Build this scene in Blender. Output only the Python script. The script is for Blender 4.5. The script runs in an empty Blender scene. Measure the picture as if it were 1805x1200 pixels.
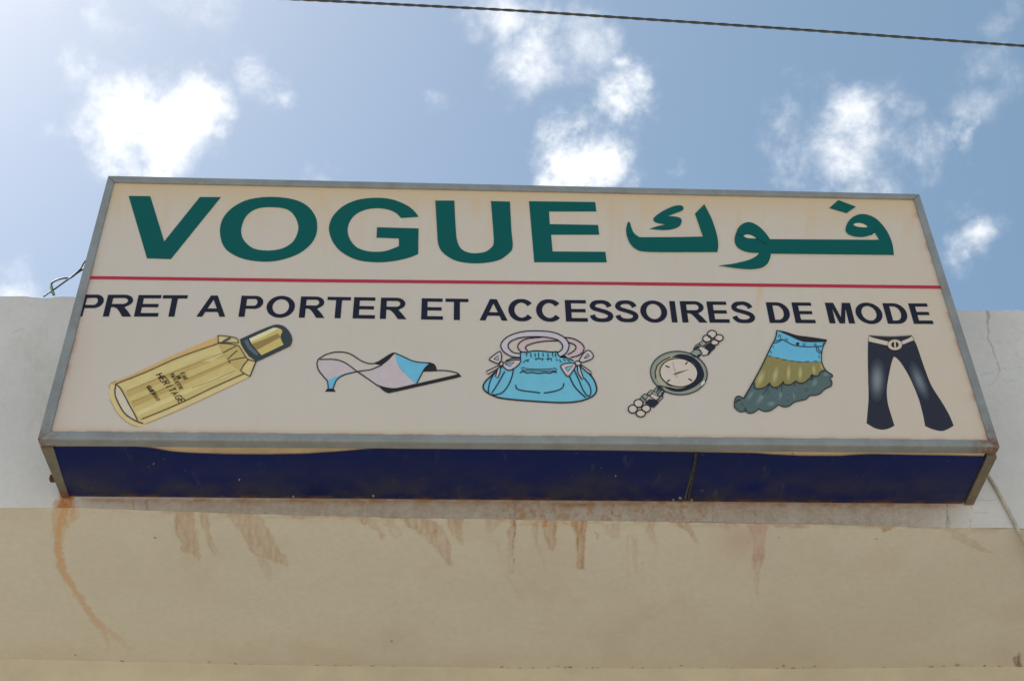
import bpy, math, random
import numpy as np
from mathutils import Vector, Matrix
from mathutils.geometry import tessellate_polygon

S = bpy.context.scene
COL = S.collection
random.seed(7)
rng = np.random.RandomState(11)
ZB = 4.16                                   # height of the sign's lower edge above the street (m)

# ------------------------------------------------------------------ camera
cR = np.array([0.9989027, -0.04250176, -0.0196723])
cU = np.array([-0.01344528, -0.66260866, 0.7488451])
cF = np.array([0.04486227, 0.74775889, 0.66245303])
cC = np.array([-0.24319778, -3.37428897, -2.56065825 + ZB])
FPX = 2395.35
cam = bpy.data.cameras.new('camera')
cam.sensor_fit = 'HORIZONTAL'; cam.sensor_width = 36.0
cam.lens = FPX / 1805 * 36.0
cam.clip_start = 0.05; cam.clip_end = 5000
camo = bpy.data.objects.new('camera', cam); COL.objects.link(camo)
M4 = Matrix.Identity(4)
for i in range(3):
    M4[i][0], M4[i][1], M4[i][2], M4[i][3] = cR[i], cU[i], -cF[i], cC[i]
camo.matrix_world = M4
S.camera = camo

# ------------------------------------------------------------------ sky, sun, exposure
SUN_EL, SUN_AZ = math.radians(60), math.radians(-63)      # behind the building, to the left
sun_dir = np.array([math.cos(SUN_EL) * math.sin(SUN_AZ), math.cos(SUN_EL) * math.cos(SUN_AZ), math.sin(SUN_EL)])
EXPOSURE = 0.62
world = bpy.data.worlds.new('World'); S.world = world; world.use_nodes = True
wn, wl = world.node_tree.nodes, world.node_tree.links
wn.clear()
def N(tree, typ, **kw):
    n = tree.nodes.new(typ)
    for k, v in kw.items(): setattr(n, k, v)
    return n
def ray(px):
    d = cF + cR * (px[0] - 902.5) / FPX - cU * (px[1] - 600) / FPX
    return d / np.linalg.norm(d)
out = N(world.node_tree, 'ShaderNodeOutputWorld')
bg = N(world.node_tree, 'ShaderNodeBackground'); bg.inputs['Strength'].default_value = 0.092
wl.new(bg.outputs[0], out.inputs[0])
sky = N(world.node_tree, 'ShaderNodeTexSky', sky_type='NISHITA', sun_disc=False)
sky.sun_elevation = SUN_EL; sky.sun_rotation = SUN_AZ
sky.air_density = 1.0; sky.dust_density = 1.7; sky.ozone_density = 0.6
tc = N(world.node_tree, 'ShaderNodeTexCoord')
def wmath(op, a, b=None, c=None, clamp=False):
    n = N(world.node_tree, 'ShaderNodeMath', operation=op); n.use_clamp = clamp
    for i, v in enumerate((a, b, c)):
        if v is None: continue
        if isinstance(v, (int, float)): n.inputs[i].default_value = v
        else: wl.new(v, n.inputs[i])
    return n.outputs[0]
def wnoise(scale, detail, rough, src, dist=0.0):
    n = N(world.node_tree, 'ShaderNodeTexNoise'); n.inputs['Scale'].default_value = scale
    n.inputs['Detail'].default_value = detail; n.inputs['Roughness'].default_value = rough
    n.inputs['Distortion'].default_value = dist
    wl.new(src, n.inputs['Vector']); return n
GEN = tc.outputs['Generated']
warp = wnoise(11.0, 5, .62, GEN)
wv = N(world.node_tree, 'ShaderNodeVectorMath', operation='SUBTRACT')
wl.new(warp.outputs['Color'], wv.inputs[0]); wv.inputs[1].default_value = (.5, .5, .5)
ws = N(world.node_tree, 'ShaderNodeVectorMath', operation='SCALE'); ws.inputs['Scale'].default_value = 0.10
wl.new(wv.outputs[0], ws.inputs[0])
wa = N(world.node_tree, 'ShaderNodeVectorMath', operation='ADD')
wl.new(GEN, wa.inputs[0]); wl.new(ws.outputs[0], wa.inputs[1])
BLOBS = [(225,180,95,.82),(330,178,68,.92),(200,240,95,.76),(140,150,55,.62),(300,262,72,.66),(105,215,45,.42),(425,125,55,.58),(205,50,38,.38),
         (340,20,55,.28),(80,10,55,.26),(860,15,65,.5),(925,100,95,.6),(1030,85,70,.44),(1105,165,62,.8),(1040,262,78,.96),
         (985,310,60,.88),(870,125,55,.42),(740,170,48,.32),(1530,240,75,.6),(1490,310,88,.56),(1400,330,65,.46),(1375,230,58,.42),
         (1440,190,65,.34),(1610,275,52,.44),(1685,265,36,.52),(1720,200,55,.34),(1750,130,75,.32),(1400,130,32,.26),
         (1705,430,52,.6),(1660,380,32,.42),(1790,40,50,.28),(15,505,58,.5),(560,305,36,.42),(1190,290,26,.36)]
acc = None
for (bx, by, br, bw) in BLOBS:
    d = N(world.node_tree, 'ShaderNodeVectorMath', operation='DISTANCE')
    wl.new(wa.outputs[0], d.inputs[0]); d.inputs[1].default_value = tuple(ray((bx, by)))
    mr = N(world.node_tree, 'ShaderNodeMapRange', interpolation_type='SMOOTHSTEP')
    wl.new(d.outputs['Value'], mr.inputs['Value'])
    mr.inputs['From Min'].default_value = br * 1.45 / FPX; mr.inputs['From Max'].default_value = br * .15 / FPX
    mr.inputs['To Min'].default_value = 0; mr.inputs['To Max'].default_value = bw
    acc = mr.outputs[0] if acc is None else wmath('MAXIMUM', acc, mr.outputs[0])
# the same kind of broken cloud goes on over the rest of the sky
dc = N(world.node_tree, 'ShaderNodeVectorMath', operation='DISTANCE')
wl.new(GEN, dc.inputs[0]); dc.inputs[1].default_value = tuple(ray((902, 600)))
ofr = N(world.node_tree, 'ShaderNodeMapRange', interpolation_type='SMOOTHSTEP'); wl.new(dc.outputs['Value'], ofr.inputs['Value'])
ofr.inputs['From Min'].default_value = .40; ofr.inputs['From Max'].default_value = .55
big = wnoise(3.2, 3, .5, GEN)
bigm = N(world.node_tree, 'ShaderNodeMapRange', interpolation_type='SMOOTHSTEP'); wl.new(big.outputs['Fac'], bigm.inputs['Value'])
bigm.inputs['From Min'].default_value = .50; bigm.inputs['From Max'].default_value = .66
acc = wmath('MAXIMUM', acc, wmath('MULTIPLY', wmath('MULTIPLY', bigm.outputs[0], ofr.outputs[0]), .7))
fine = wnoise(18.0, 10, .64, GEN, .15)
fm = wmath('MULTIPLY_ADD', fine.outputs['Fac'], 4.2, -2.12)                    # about -.5 .. .5
dens = wmath('ADD', acc, wmath('MULTIPLY', fm, wmath('MULTIPLY_ADD', acc, .9, .12)))
dm = N(world.node_tree, 'ShaderNodeMapRange', interpolation_type='SMOOTHSTEP'); wl.new(dens, dm.inputs['Value'])
dm.inputs['From Min'].default_value = .06; dm.inputs['From Max'].default_value = 1.22
mixc = N(world.node_tree, 'ShaderNodeMix', data_type='RGBA')
wl.new(dm.outputs[0], mixc.inputs['Factor'])
hazem = N(world.node_tree, 'ShaderNodeMix', data_type='RGBA'); hazem.inputs['Factor'].default_value = .14
wl.new(sky.outputs[0], hazem.inputs['A']); hazem.inputs['B'].default_value = (2.9, 5.9, 6.9, 1)
wl.new(hazem.outputs['Result'], mixc.inputs['A']); mixc.inputs['B'].default_value = (8.6, 8.7, 8.8, 1)
wl.new(mixc.outputs['Result'], bg.inputs['Color'])

sl = bpy.data.lights.new('sun', 'SUN'); sl.energy = 4.8; sl.angle = math.radians(.53); sl.color = (1, .95, .87)
so = bpy.data.objects.new('sun', sl); COL.objects.link(so)
so.rotation_euler = Vector(-sun_dir).to_track_quat('-Z', 'Y').to_euler(); so.location = (-4, 6, 14)
vs = S.view_settings
vs.view_transform = 'Standard'; vs.look = 'None'; vs.gamma = 1; vs.use_curve_mapping = False; vs.exposure = EXPOSURE

# ------------------------------------------------------------------ helpers
def lin(c):
    c = np.asarray(c, float) / 255
    return np.where(c <= .04045, c / 12.92, ((c + .055) / 1.055) ** 2.4)
def unY(px, Y):
    d = ray(px); return cC + d * (Y - cC[1]) / d[1]
def unZ(px, Z):
    d = ray(px); return cC + d * (Z - cC[2]) / d[2]
def topx(P):
    d = np.asarray(P) - cC; z = d @ cF
    return np.stack([902.5 + FPX * (d @ cR) / z, 600 - FPX * (d @ cU) / z], -1)
def interp(pts, x): return np.interp(x, [p[0] for p in pts], [p[1] for p in pts])

def vnoise(x, y, seed=0):
    xi, yi = np.floor(x).astype(np.int64), np.floor(y).astype(np.int64)
    fx, fy = x - xi, y - yi
    fx = fx * fx * (3 - 2 * fx); fy = fy * fy * (3 - 2 * fy)
    def h(a, b):
        n = (a * 374761393 + b * 668265263 + seed * 1442695) & 0xffffffff
        n = ((n ^ (n >> 13)) * 1274126177) & 0xffffffff
        return ((n ^ (n >> 16)) & 0xffff) / 65535.0
    return (h(xi, yi) * (1 - fx) + h(xi + 1, yi) * fx) * (1 - fy) + (h(xi, yi + 1) * (1 - fx) + h(xi + 1, yi + 1) * fx) * fy
def fbm(x, y, o=4, seed=0):
    s, a, t = 0, 1., 0
    for i in range(o):
        s = s + a * vnoise(x * 2 ** i, y * 2 ** i, seed + i); t += a; a *= .55
    return s / t
def sstep(a, b, x):
    t = np.clip((x - a) / (b - a), 0, 1); return t * t * (3 - 2 * t)
def segd(P, a, b):
    a, b = np.array(a, float), np.array(b, float); d = b - a
    t = np.clip(((P - a) @ d) / max(d @ d, 1e-9), 0, 1)
    return np.linalg.norm(P - a - t[:, None] * d, axis=1), t
def polysd(P, poly):
    n = len(poly); dist = np.full(len(P), 1e9); ins = np.zeros(len(P), bool)
    for i in range(n):
        a, b = poly[i], poly[(i + 1) % n]
        dist = np.minimum(dist, segd(P, a, b)[0])
        c = ((a[1] > P[:, 1]) != (b[1] > P[:, 1])) & (P[:, 0] < (b[0] - a[0]) * (P[:, 1] - a[1]) / ((b[1] - a[1]) or 1e-9) + a[0])
        ins ^= c
    return np.where(ins, -dist, dist)
def local(P, pts, pad):
    p = np.array(pts, float)
    return np.where((P[:, 0] > p[:, 0].min() - pad) & (P[:, 0] < p[:, 0].max() + pad) & (P[:, 1] > p[:, 1].min() - pad) & (P[:, 1] < p[:, 1].max() + pad))[0]
def add_poly(mask, P, poly, amt, soft=5, fade=0.0):
    """a stain with a ragged edge; fade thins it towards its lower end"""
    ix = local(P, poly, soft * 3); Q = P[ix]
    wob = (fbm(Q[:, 0] / 9, Q[:, 1] / 14, 5, 3) - .5) * soft * 3.0
    m = sstep(soft * .9, -soft * 1.1, polysd(Q, poly) + wob)
    edge = np.exp(-((polysd(Q, poly) + wob + 1.5) / 1.8) ** 2) * .38
    ys = [p[1] for p in poly]
    f = 1 - fade * sstep(min(ys), max(ys), Q[:, 1])
    tex = .10 + 1.75 * (fbm(Q[:, 0] / 4.5, Q[:, 1] / 18, 5, 9) - .15)
    mask[ix] = np.maximum(mask[ix], np.clip((m * tex + edge * (m > .1)) * f * amt, 0, 1))
def add_line(mask, P, pts, w0, w1, amt, amt1=None, rag=1.0):
    ix = local(P, pts, max(w0, w1) * 3 + 4); Q = P[ix].copy()
    Q[:, 0] += (vnoise(Q[:, 0] / 5, Q[:, 1] / 5, 21) - .5) * 3 * rag; Q[:, 1] += (vnoise(Q[:, 0] / 5, Q[:, 1] / 5, 22) - .5) * 3 * rag
    n = len(pts) - 1
    for i in range(n):
        d, t = segd(Q, pts[i], pts[i + 1]); u = (i + t) / n
        w = w0 + (w1 - w0) * u; a = amt + ((amt if amt1 is None else amt1) - amt) * u
        mask[ix] = np.maximum(mask[ix], np.clip(sstep(w * 1.25, w * .5, d) * a, 0, 1))

def tag(o, label, cat, group=None, kind=None):
    if label: o['label'] = label
    if cat: o['category'] = cat
    if group: o['group'] = group
    if kind: o['kind'] = kind
    return o
def link(name, me, mat=None, parent=None, smooth=False):
    o = bpy.data.objects.new(name, me); COL.objects.link(o)
    if mat is not None: me.materials.append(mat)
    if parent is not None: o.parent = parent
    if smooth:
        for p in me.polygons: p.use_smooth = True
    return o
def pyd(name, v, f):
    me = bpy.data.meshes.new(name); me.from_pydata([tuple(map(float, a)) for a in v], [], f); me.update(); return me
def setcol(me, name, arr):
    at = me.attributes.new(name, 'FLOAT_COLOR', 'POINT'); a = np.ones((len(me.vertices), 4), np.float32); a[:, :arr.shape[1]] = arr
    at.data.foreach_set('color', a.ravel())

# ------------------------------------------------------------------ materials
def new_mat(name):
    m = bpy.data.materials.new(name); m.use_nodes = True
    t = m.node_tree; return m, t, t.nodes['Principled BSDF']
def mixrgb(t, fac, a, b, blend='MIX'):
    n = t.nodes.new('ShaderNodeMix'); n.data_type = 'RGBA'; n.blend_type = blend
    for s, v in (('Factor', fac), ('A', a), ('B', b)):
        if isinstance(v, (int, float)): n.inputs[s].default_value = v
        elif isinstance(v, (tuple, list, np.ndarray)): n.inputs[s].default_value = (*[float(q) for q in v[:3]], 1)
        else: t.links.new(v, n.inputs[s])
    return n.outputs['Result']
def tnoise(t, scale, detail=4, rough=.6, vec=None):
    n = t.nodes.new('ShaderNodeTexNoise'); n.inputs['Scale'].default_value = scale; n.inputs['Detail'].default_value = detail
    n.inputs['Roughness'].default_value = rough
    if vec is None:
        c = t.nodes.new('ShaderNodeTexCoord'); vec = c.outputs['Object']
    t.links.new(vec, n.inputs['Vector']); return n.outputs['Fac']
def ramp(t, src, a, b, lo=0., hi=1.):
    n = t.nodes.new('ShaderNodeMapRange'); n.interpolation_type = 'SMOOTHSTEP'; t.links.new(src, n.inputs['Value'])
    n.inputs['From Min'].default_value = a; n.inputs['From Max'].default_value = b
    n.inputs['To Min'].default_value = lo; n.inputs['To Max'].default_value = hi; return n.outputs[0]
def bump(t, bs, src, strength, dist=.002):
    b = t.nodes.new('ShaderNodeBump'); b.inputs['Strength'].default_value = strength; b.inputs['Distance'].default_value = dist
    t.links.new(src, b.inputs['Height']); t.links.new(b.outputs[0], bs.inputs['Normal'])
def attr(t, name):
    a = t.nodes.new('ShaderNodeAttribute'); a.attribute_name = name
    s = t.nodes.new('ShaderNodeSeparateColor'); t.links.new(a.outputs['Color'], s.inputs[0]); return a, s.outputs

def plaster(name, base, var, rust, brown, pink, dirt_shade, bstr=.25):
    m, t, bs = new_mat(name)
    a, s = attr(t, 'stain')
    big = tnoise(t, 1.6, 5, .6); fine = tnoise(t, 42, 5, .65)
    c = mixrgb(t, ramp(t, big, .35, .68), base, var)
    c = mixrgb(t, ramp(t, fine, .3, .75, 0, .17), c, (base[0] * .62, base[1] * .6, base[2] * .56))
    gr = tnoise(t, 75, 6, .75)
    def ragged(src):
        a1 = t.nodes.new('ShaderNodeMath'); a1.operation = 'MULTIPLY_ADD'; t.links.new(gr, a1.inputs[0]); a1.inputs[1].default_value = 1.5; a1.inputs[2].default_value = .22
        a2 = t.nodes.new('ShaderNodeMath'); a2.operation = 'MULTIPLY'; a2.use_clamp = True; t.links.new(src, a2.inputs[0]); t.links.new(a1.outputs[0], a2.inputs[1]); return a2.outputs[0]
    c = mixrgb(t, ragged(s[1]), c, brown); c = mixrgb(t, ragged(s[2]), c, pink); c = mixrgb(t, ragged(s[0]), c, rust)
    c = mixrgb(t, a.outputs['Alpha'], c, dirt_shade)
    t.links.new(c, bs.inputs['Base Color']); bs.inputs['Roughness'].default_value = .88
    bs.inputs['Specular IOR Level'].default_value = .25
    bump(t, bs, tnoise(t, 34, 7, .72), bstr * 1.6, .004)
    return m
M_WALL = plaster('white_plaster', (.66, .645, .62), (.60, .58, .555), (.42, .17, .04), (.29, .235, .16), (.46, .36, .33), (.16, .12, .09))
M_SOF = plaster('cream_plaster', (.72, .67, .56), (.68, .625, .515), (.62, .27, .045), (.44, .225, .10), (.56, .34, .29), (.14, .08, .05))
def plain(name, col, rough=.5, metal=0., var=.12, scale=14, bumps=0, spec=.4):
    m, t, bs = new_mat(name); col = np.array(col, float)
    c = mixrgb(t, ramp(t, tnoise(t, scale, 5, .65), .3, .72), col, np.clip(col * (1 - var * 1.6) + .004, 0, 1))
    t.links.new(c, bs.inputs['Base Color']); bs.inputs['Roughness'].default_value = rough; bs.inputs['Metallic'].default_value = metal
    bs.inputs['Specular IOR Level'].default_value = spec
    if bumps: bump(t, bs, tnoise(t, scale * 6, 4, .6), bumps, .002)
    return m
KF = 0.68                                    # print colours are read off the photograph relative to the sign's white
INK = {}
def ink(rgb, k=KF):
    key = tuple(rgb)
    if key not in INK: INK[key] = plain('paint_%02x%02x%02x' % key, np.clip(lin(rgb) / k, 0, .85), .6, 0, .05, 30, 0, .10)
    return INK[key]

# ------------------------------------------------------------------ ground
m, t, bs = new_mat('sandy_ground')
c = mixrgb(t, ramp(t, tnoise(t, .35, 6, .6), .35, .7), (.45, .415, .365), (.38, .345, .30))
c = mixrgb(t, ramp(t, tnoise(t, 9, 5, .7), .4, .8, 0, .5), c, (.31, .28, .24))
t.links.new(c, bs.inputs['Base Color']); bs.inputs['Roughness'].default_value = .95
bump(t, bs, tnoise(t, 18, 6, .7), .5, .02)
g = link('ground', pyd('ground', [(-900, -900, 0), (900, -900, 0), (900, 900, 0), (-900, 900, 0)], [(0, 1, 2, 3)]), m)
tag(g, None, None, kind='structure')

# ------------------------------------------------------------------ building
D = .3133                                    # wall plane behind the sign's front
bld = bpy.data.objects.new('building', None); COL.objects.link(bld); bld.location = (0, D, 0)
tag(bld, 'white plastered flat-roofed building with stained cream soffit under its parapet', 'building')
def child(name, me, mat, parent, smooth=False):
    o = link(name, me, mat, None, smooth); o.parent = parent
    o.matrix_parent_inverse = Matrix.Translation(parent.location).inverted(); return o
EDGE = [(0,894),(140,894.5),(300,900),(460,906),(700,912),(900,914.5),(1181,919),(1451,924),(1672,930),(1805,931)]
ex, ez = [], []
for p in EDGE:
    q = unY(p, D); ex.append(q[0]); ez.append(q[2])
ex = [-7] + ex + [7]; ez = [ez[0]] + ez + [ez[-1]]
def edge_z(x): return np.interp(x, ex, ez) + (vnoise(np.asarray(x) * 14, np.asarray(x) * 0 + 3, 5) - .5) * .004
BACK = [(0,1163),(449,1173),(900,1179.5),(1351,1181),(1772,1177)]
bx_, by_ = [], []
for p in BACK:
    q = unZ(p, ZB - .075); bx_.append(q[0]); by_.append(q[1])
def back_y(x): return np.interp(x, bx_, by_)
XS = np.concatenate([[-7, -5, -3.4, -2.6], np.linspace(-2.25, 2.25, 1000), [2.6, 3.4, 5, 7]])
def gridfaces(nx, ny, flip=False):
    i = np.arange(nx - 1)[None, :] + np.arange(ny - 1)[:, None] * nx; i = i.ravel()
    f = np.stack([i, i + 1, i + nx + 1, i + nx], 1)
    return (f[:, ::-1] if flip else f).tolist()
# parapet: outer skin with uneven upper edge, capped and closed behind
nr = 230
tt = np.linspace(0, 1, nr) ** 1.35
ztop = ZB + .889 + (vnoise(XS * 9, XS * 0, 1) - .5) * .010 + (vnoise(XS * 40, XS * 0 + 7, 2) - .5) * .006
ztop = ztop - .007 * sstep(-1.80, -1.78, XS) * sstep(-1.70, -1.72, XS)
zb = edge_z(XS)
Xg = np.tile(XS, (nr, 1)); Zg = zb[None] + (ztop - zb)[None] * tt[:, None]
Yg = D + (fbm(Xg * 3, Zg * 3, 3, 4) - .5) * .006
V = np.stack([Xg, Yg, Zg], -1).reshape(-1, 3); nx = len(XS)
Fc = gridfaces(nx, nr)
n0 = len(V)
capv = np.concatenate([np.stack([XS, np.full(nx, D + .10), ztop + .006], 1), np.stack([XS, np.full(nx, D + .19), ztop], 1), np.stack([XS, np.full(nx, D + .19), np.full(nx, ZB + .35)], 1)])
V2 = np.concatenate([V, capv])
last = (nr - 1) * nx
for k, (a, b) in enumerate(((last, n0), (n0, n0 + nx), (n0 + nx, n0 + 2 * nx))):
    Fc += [(a + i, a + i + 1, b + i + 1, b + i) for i in range(nx - 1)]
me = pyd('parapet', V2, Fc)
P = topx(V2); nV = len(V2)
rust, brown, pink, dirt_shade = (np.zeros(nV) for _ in range(4))
front = np.arange(nV) < n0
X, Y = P[:, 0], P[:, 1]
# grimy strip of wall between the sign's lower back edge and the plaster edge
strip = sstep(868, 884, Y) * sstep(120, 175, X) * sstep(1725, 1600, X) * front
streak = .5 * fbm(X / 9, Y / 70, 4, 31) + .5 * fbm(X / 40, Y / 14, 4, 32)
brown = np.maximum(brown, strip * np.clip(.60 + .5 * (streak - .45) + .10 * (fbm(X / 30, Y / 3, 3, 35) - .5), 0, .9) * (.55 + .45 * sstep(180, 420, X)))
under = strip * np.exp(-np.abs(Y - interp([(0,880),(850,883),(1000,890),(1200,885),(1720,892)], X)) / 5.0) * np.clip(fbm(X / 16, Y / 10, 3, 17) * 1.6 - .25, 0, 1)  # rust band under the sign's back edge, with the sign's shade painted in
rust = np.maximum(rust, under * .9); dirt_shade = np.maximum(dirt_shade, under * .45)
spot = strip * sstep(840, 900, X) * sstep(1330, 1200, X) * sstep(.56, .70, fbm(X / 6, Y / 9, 4, 44))
rust = np.maximum(rust, spot * .55)
add_line(rust, P, [(118, 872), (117, 885), (112, 897)], 13, 17, .95)
add_poly(rust, P, [(96, 884), (138, 884), (142, 900), (92, 900)], .55, 6)
add_poly(pink, P, [(1268, 884), (1300, 884), (1345, 890), (1350, 925), (1275, 922)], .45, 8)
# faint stains and hair cracks on the white wall
add_poly(brown, P, [(50, 590), (80, 575), (90, 640), (85, 720), (60, 760), (45, 680)], .16, 14)
add_poly(brown, P, [(20, 600), (45, 596), (40, 640)], .12, 9)
for pts, w, a in [([(1741,548),(1742,560),(1740,568)], 4.0, .55), ([(1740,566),(1742,580),(1741,590),(1744,602),(1749,612),(1752,622),(1757,634),(1760,646),(1763,655)], 1.25, .62),
                  ([(1758,652),(1745,657),(1725,661)], .9, .30), ([(1760,656),(1755,668),(1750,676),(1742,678)], .9, .30),
                  ([(1755,602),(1775,602),(1790,604),(1797,594)], .8, .20), ([(1790,620),(1800,640),(1805,642)], .8, .2),
                  ([(1765,648),(1785,650),(1805,646)], .8, .18), ([(1765,671),(1800,671)], .8, .15), ([(1715,595),(1740,598)], .8, .15),
                  ([(20,587),(30,583),(42,579)], 1.0, .35), ([(80,552),(92,546)], .8, .2), ([(52,532),(54,536)], 1, .3),
                  ([(1663,893),(1668,905),(1672,915),(1675,930)], 1.0, .55), ([(1712,892),(1718,903),(1740,904)], .9, .4), ([(1711,912),(1709,930)], .9, .4),
                  ([(1727,880),(1745,883),(1762,878)], .8, .3), ([(1330,903),(1331,925)], 1.0, .6), ([(1300,892),(1320,899),(1340,902)], .8, .4),
                  ([(909,888),(908,900),(905,914)], 1.1, .6), ([(1079,892),(1078,915)], 1.0, .55), ([(1148,885),(1150,917)], .8, .4), ([(1497,892),(1508,905),(1512,925)], 1.0, .45),
                  ([(648,885),(648,910)], 1.0, .4), ([(860,880),(862,912)], .8, .35)]:
    add_line(dirt_shade, P, pts, w, w * .8, a * .8)
for k in range(14):
    x0 = rng.uniform(150, 1690); add_line(brown, P, [(x0, 882), (x0 + rng.uniform(-3, 6), 932)], rng.uniform(1, 4), 2, rng.uniform(.4, .8))
# brick showing where the plaster broke off at the crack
setcol(me, 'stain', np.stack([rust, brown, pink, dirt_shade], 1) * front[:, None])
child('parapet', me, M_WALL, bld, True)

# soffit
ns = 190
tt = np.linspace(0, 1, ns)
Xg = np.tile(XS, (ns, 1)); Y0 = np.full(nx, D + .0005); Y1 = back_y(XS)
Yg = Y0[None] + (Y1 - Y0)[None] * tt[:, None]
Zg = zb[None] * (1 - tt[:, None]) + (ZB - .075) * tt[:, None]
Zg = Zg + (fbm(Xg * 2.2, Yg * 2.2, 3, 8) - .5) * .008 * np.minimum(1, tt[:, None] * 8)
V = np.stack([Xg, Yg, Zg], -1).reshape(-1, 3)
me = pyd('soffit', V, gridfaces(nx, ns, True))
P = topx(V); nV = len(V); X, Y = P[:, 0], P[:, 1]
rust, brown, pink, dirt_shade = (np.zeros(nV) for _ in range(4))
add_line(rust, P, [(116, 890), (108, 915), (102, 945), (102, 972), (108, 998), (122, 1024), (140, 1052), (158, 1080)], 9.5, 6, .62, .40, 2.2)
add_line(rust, P, [(158, 1080), (175, 1104), (186, 1118), (190, 1135), (188, 1150)], 6, 4, .40, .10, 2)
add_line(rust, P, [(172, 1096), (195, 1112), (212, 1128), (230, 1145)], 5, 4, .34, .08, 2)
add_poly(rust, P, [(92, 892), (138, 892), (132, 915), (118, 925), (112, 960), (98, 960), (93, 925)], .42, 6)
def cz(o, s, pts): return [(o[0] + x / s, o[1] + y / s) for x, y in pts]
o1, s1 = (280, 760), 4.102
for pts, a, fd in [([(120,560),(260,560),(270,740),(310,900),(290,950),(250,880),(170,870),(120,700)], .52, .2),
               ([(300,560),(370,570),(360,680),(400,830),(425,900),(400,905),(350,800),(310,680)], .48, .25),
               ([(480,580),(600,570),(720,600),(800,700),(870,850),(945,960),(930,980),(850,940),(780,920),(690,900),(640,820),(560,680)], .50, .2),
               ([(690,880),(780,910),(830,1040),(790,1075),(740,980)], .25, .3),
               ([(380,565),(640,570),(560,600),(440,590)], .4, 0), ([(730,578),(1000,595),(1370,603),(1360,630),(1000,628)], .5, 0),
               ([(1435,600),(1520,615),(1600,690),(1640,750),(1610,780),(1560,710),(1460,660)], .52, .2),
               ([(1600,610),(1700,620),(1750,750),(1700,770),(1640,690)], .3, .5), ([(0,560),(60,560),(50,640),(20,620)], .25, .4)]:
    add_poly(brown, P, cz(o1, s1, pts), a, 4.5, fd)
o1, s1 = (0, 860), 2.0056
for pts, a in [([(1410,102),(1500,105),(1560,130),(1590,200),(1600,270),(1580,275),(1550,220),(1500,170),(1440,135)], .50), ([(1580,105),(1640,105),(1635,200),(1610,180),(1590,140)], .48)]:
    add_poly(brown, P, cz(o1, s1, pts), a, 4.5, .2)
o1, s1 = (850, 860), 3.61
for pts, a, fd in [([(180,190),(220,200),(205,330),(205,420),(195,540),(160,530),(155,400),(165,300)], .5, .5), ([(320,220),(350,225),(345,300),(370,400),(430,500),(440,530),(400,520),(370,450),(330,340)], .42, .6),
               ([(390,205),(470,205),(460,290),(475,330),(470,380),(440,410),(420,350),(395,280)], .66, .3), ([(560,195),(670,200),(660,260),(650,400),(655,520),(600,520),(595,400),(600,300),(575,250)], .80, .25),
               ([(20,200),(130,200),(120,230),(50,290),(25,280)], .3, .3), ([(770,225),(870,225),(880,310),(860,340),(800,300)], .34, .4), ([(950,300),(975,330),(992,440),(980,540),(955,440)], .28, .3),
               ([(1045,200),(1110,205),(1090,260),(1110,360),(1070,330),(1045,270)], .42, .5), ([(1210,200),(1290,205),(1340,270),(1375,345),(1350,345),(1300,270),(1240,235)], .56, .1),
               ([(80,330),(110,330),(130,480),(220,640),(290,720),(230,690),(140,560)], .15, .4), ([(915,300),(935,300),(935,600),(915,560)], .14, .5),
               ([(1720,420),(1800,420),(1770,520),(1755,680),(1740,660),(1718,480)], .42, .5), ([(1390,205),(1480,215),(1440,240)], .3, 0)]:
    add_poly(brown, P, cz(o1, s1, pts), a, 3.5, fd)
add_poly(rust, P, cz(o1, s1, [(80,185),(400,190),(780,195),(780,222),(600,232),(380,240),(200,225),(80,215)]), .42, 3)
rust *= np.where((X > 860) & (Y < 925), np.clip(fbm(X / 6, Y / 4, 4, 77) * 2.6 - .75, 0, 1), 1)
add_line(dirt_shade, P, cz(o1, s1, [(215,150),(205,215),(212,270),(192,330),(205,400),(200,480)]), .9, .8, .6)
add_line(dirt_shade, P, cz(o1, s1, [(730,265),(715,290),(740,300),(725,325)]), .7, .7, .45)
for pts, a in [([(1510,205),(1560,205),(1580,260),(1550,272),(1520,250)], .6), ([(1575,205),(1600,205),(1630,240),(1610,250),(1590,235)], .6),
               ([(1670,210),(1810,210),(1800,330),(1800,450),(1720,470),(1730,330),(1700,260)], .75)]:
    add_poly(pink, P, cz(o1, s1, pts), a, 3.5, .15)
pk = np.exp(-(((X - 1300) / 42) ** 2 + ((Y - 955) / 32) ** 2)) * .30; pink = np.maximum(pink, pk)
o1, s1 = (900, 860), 1.9945
for pts, a in [([(930,120),(1050,123),(1050,140),(930,138)], .5), ([(1290,128),(1345,133),(1340,150),(1320,155)], .62), ([(1540,136),(1600,165),(1660,208),(1700,228),(1640,218),(1560,178)], .3), ([(1100,125),(1290,128),(1280,138),(1100,134)], .25)]:
    add_poly(brown, P, cz(o1, s1, pts), a, 3, .1)
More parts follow.
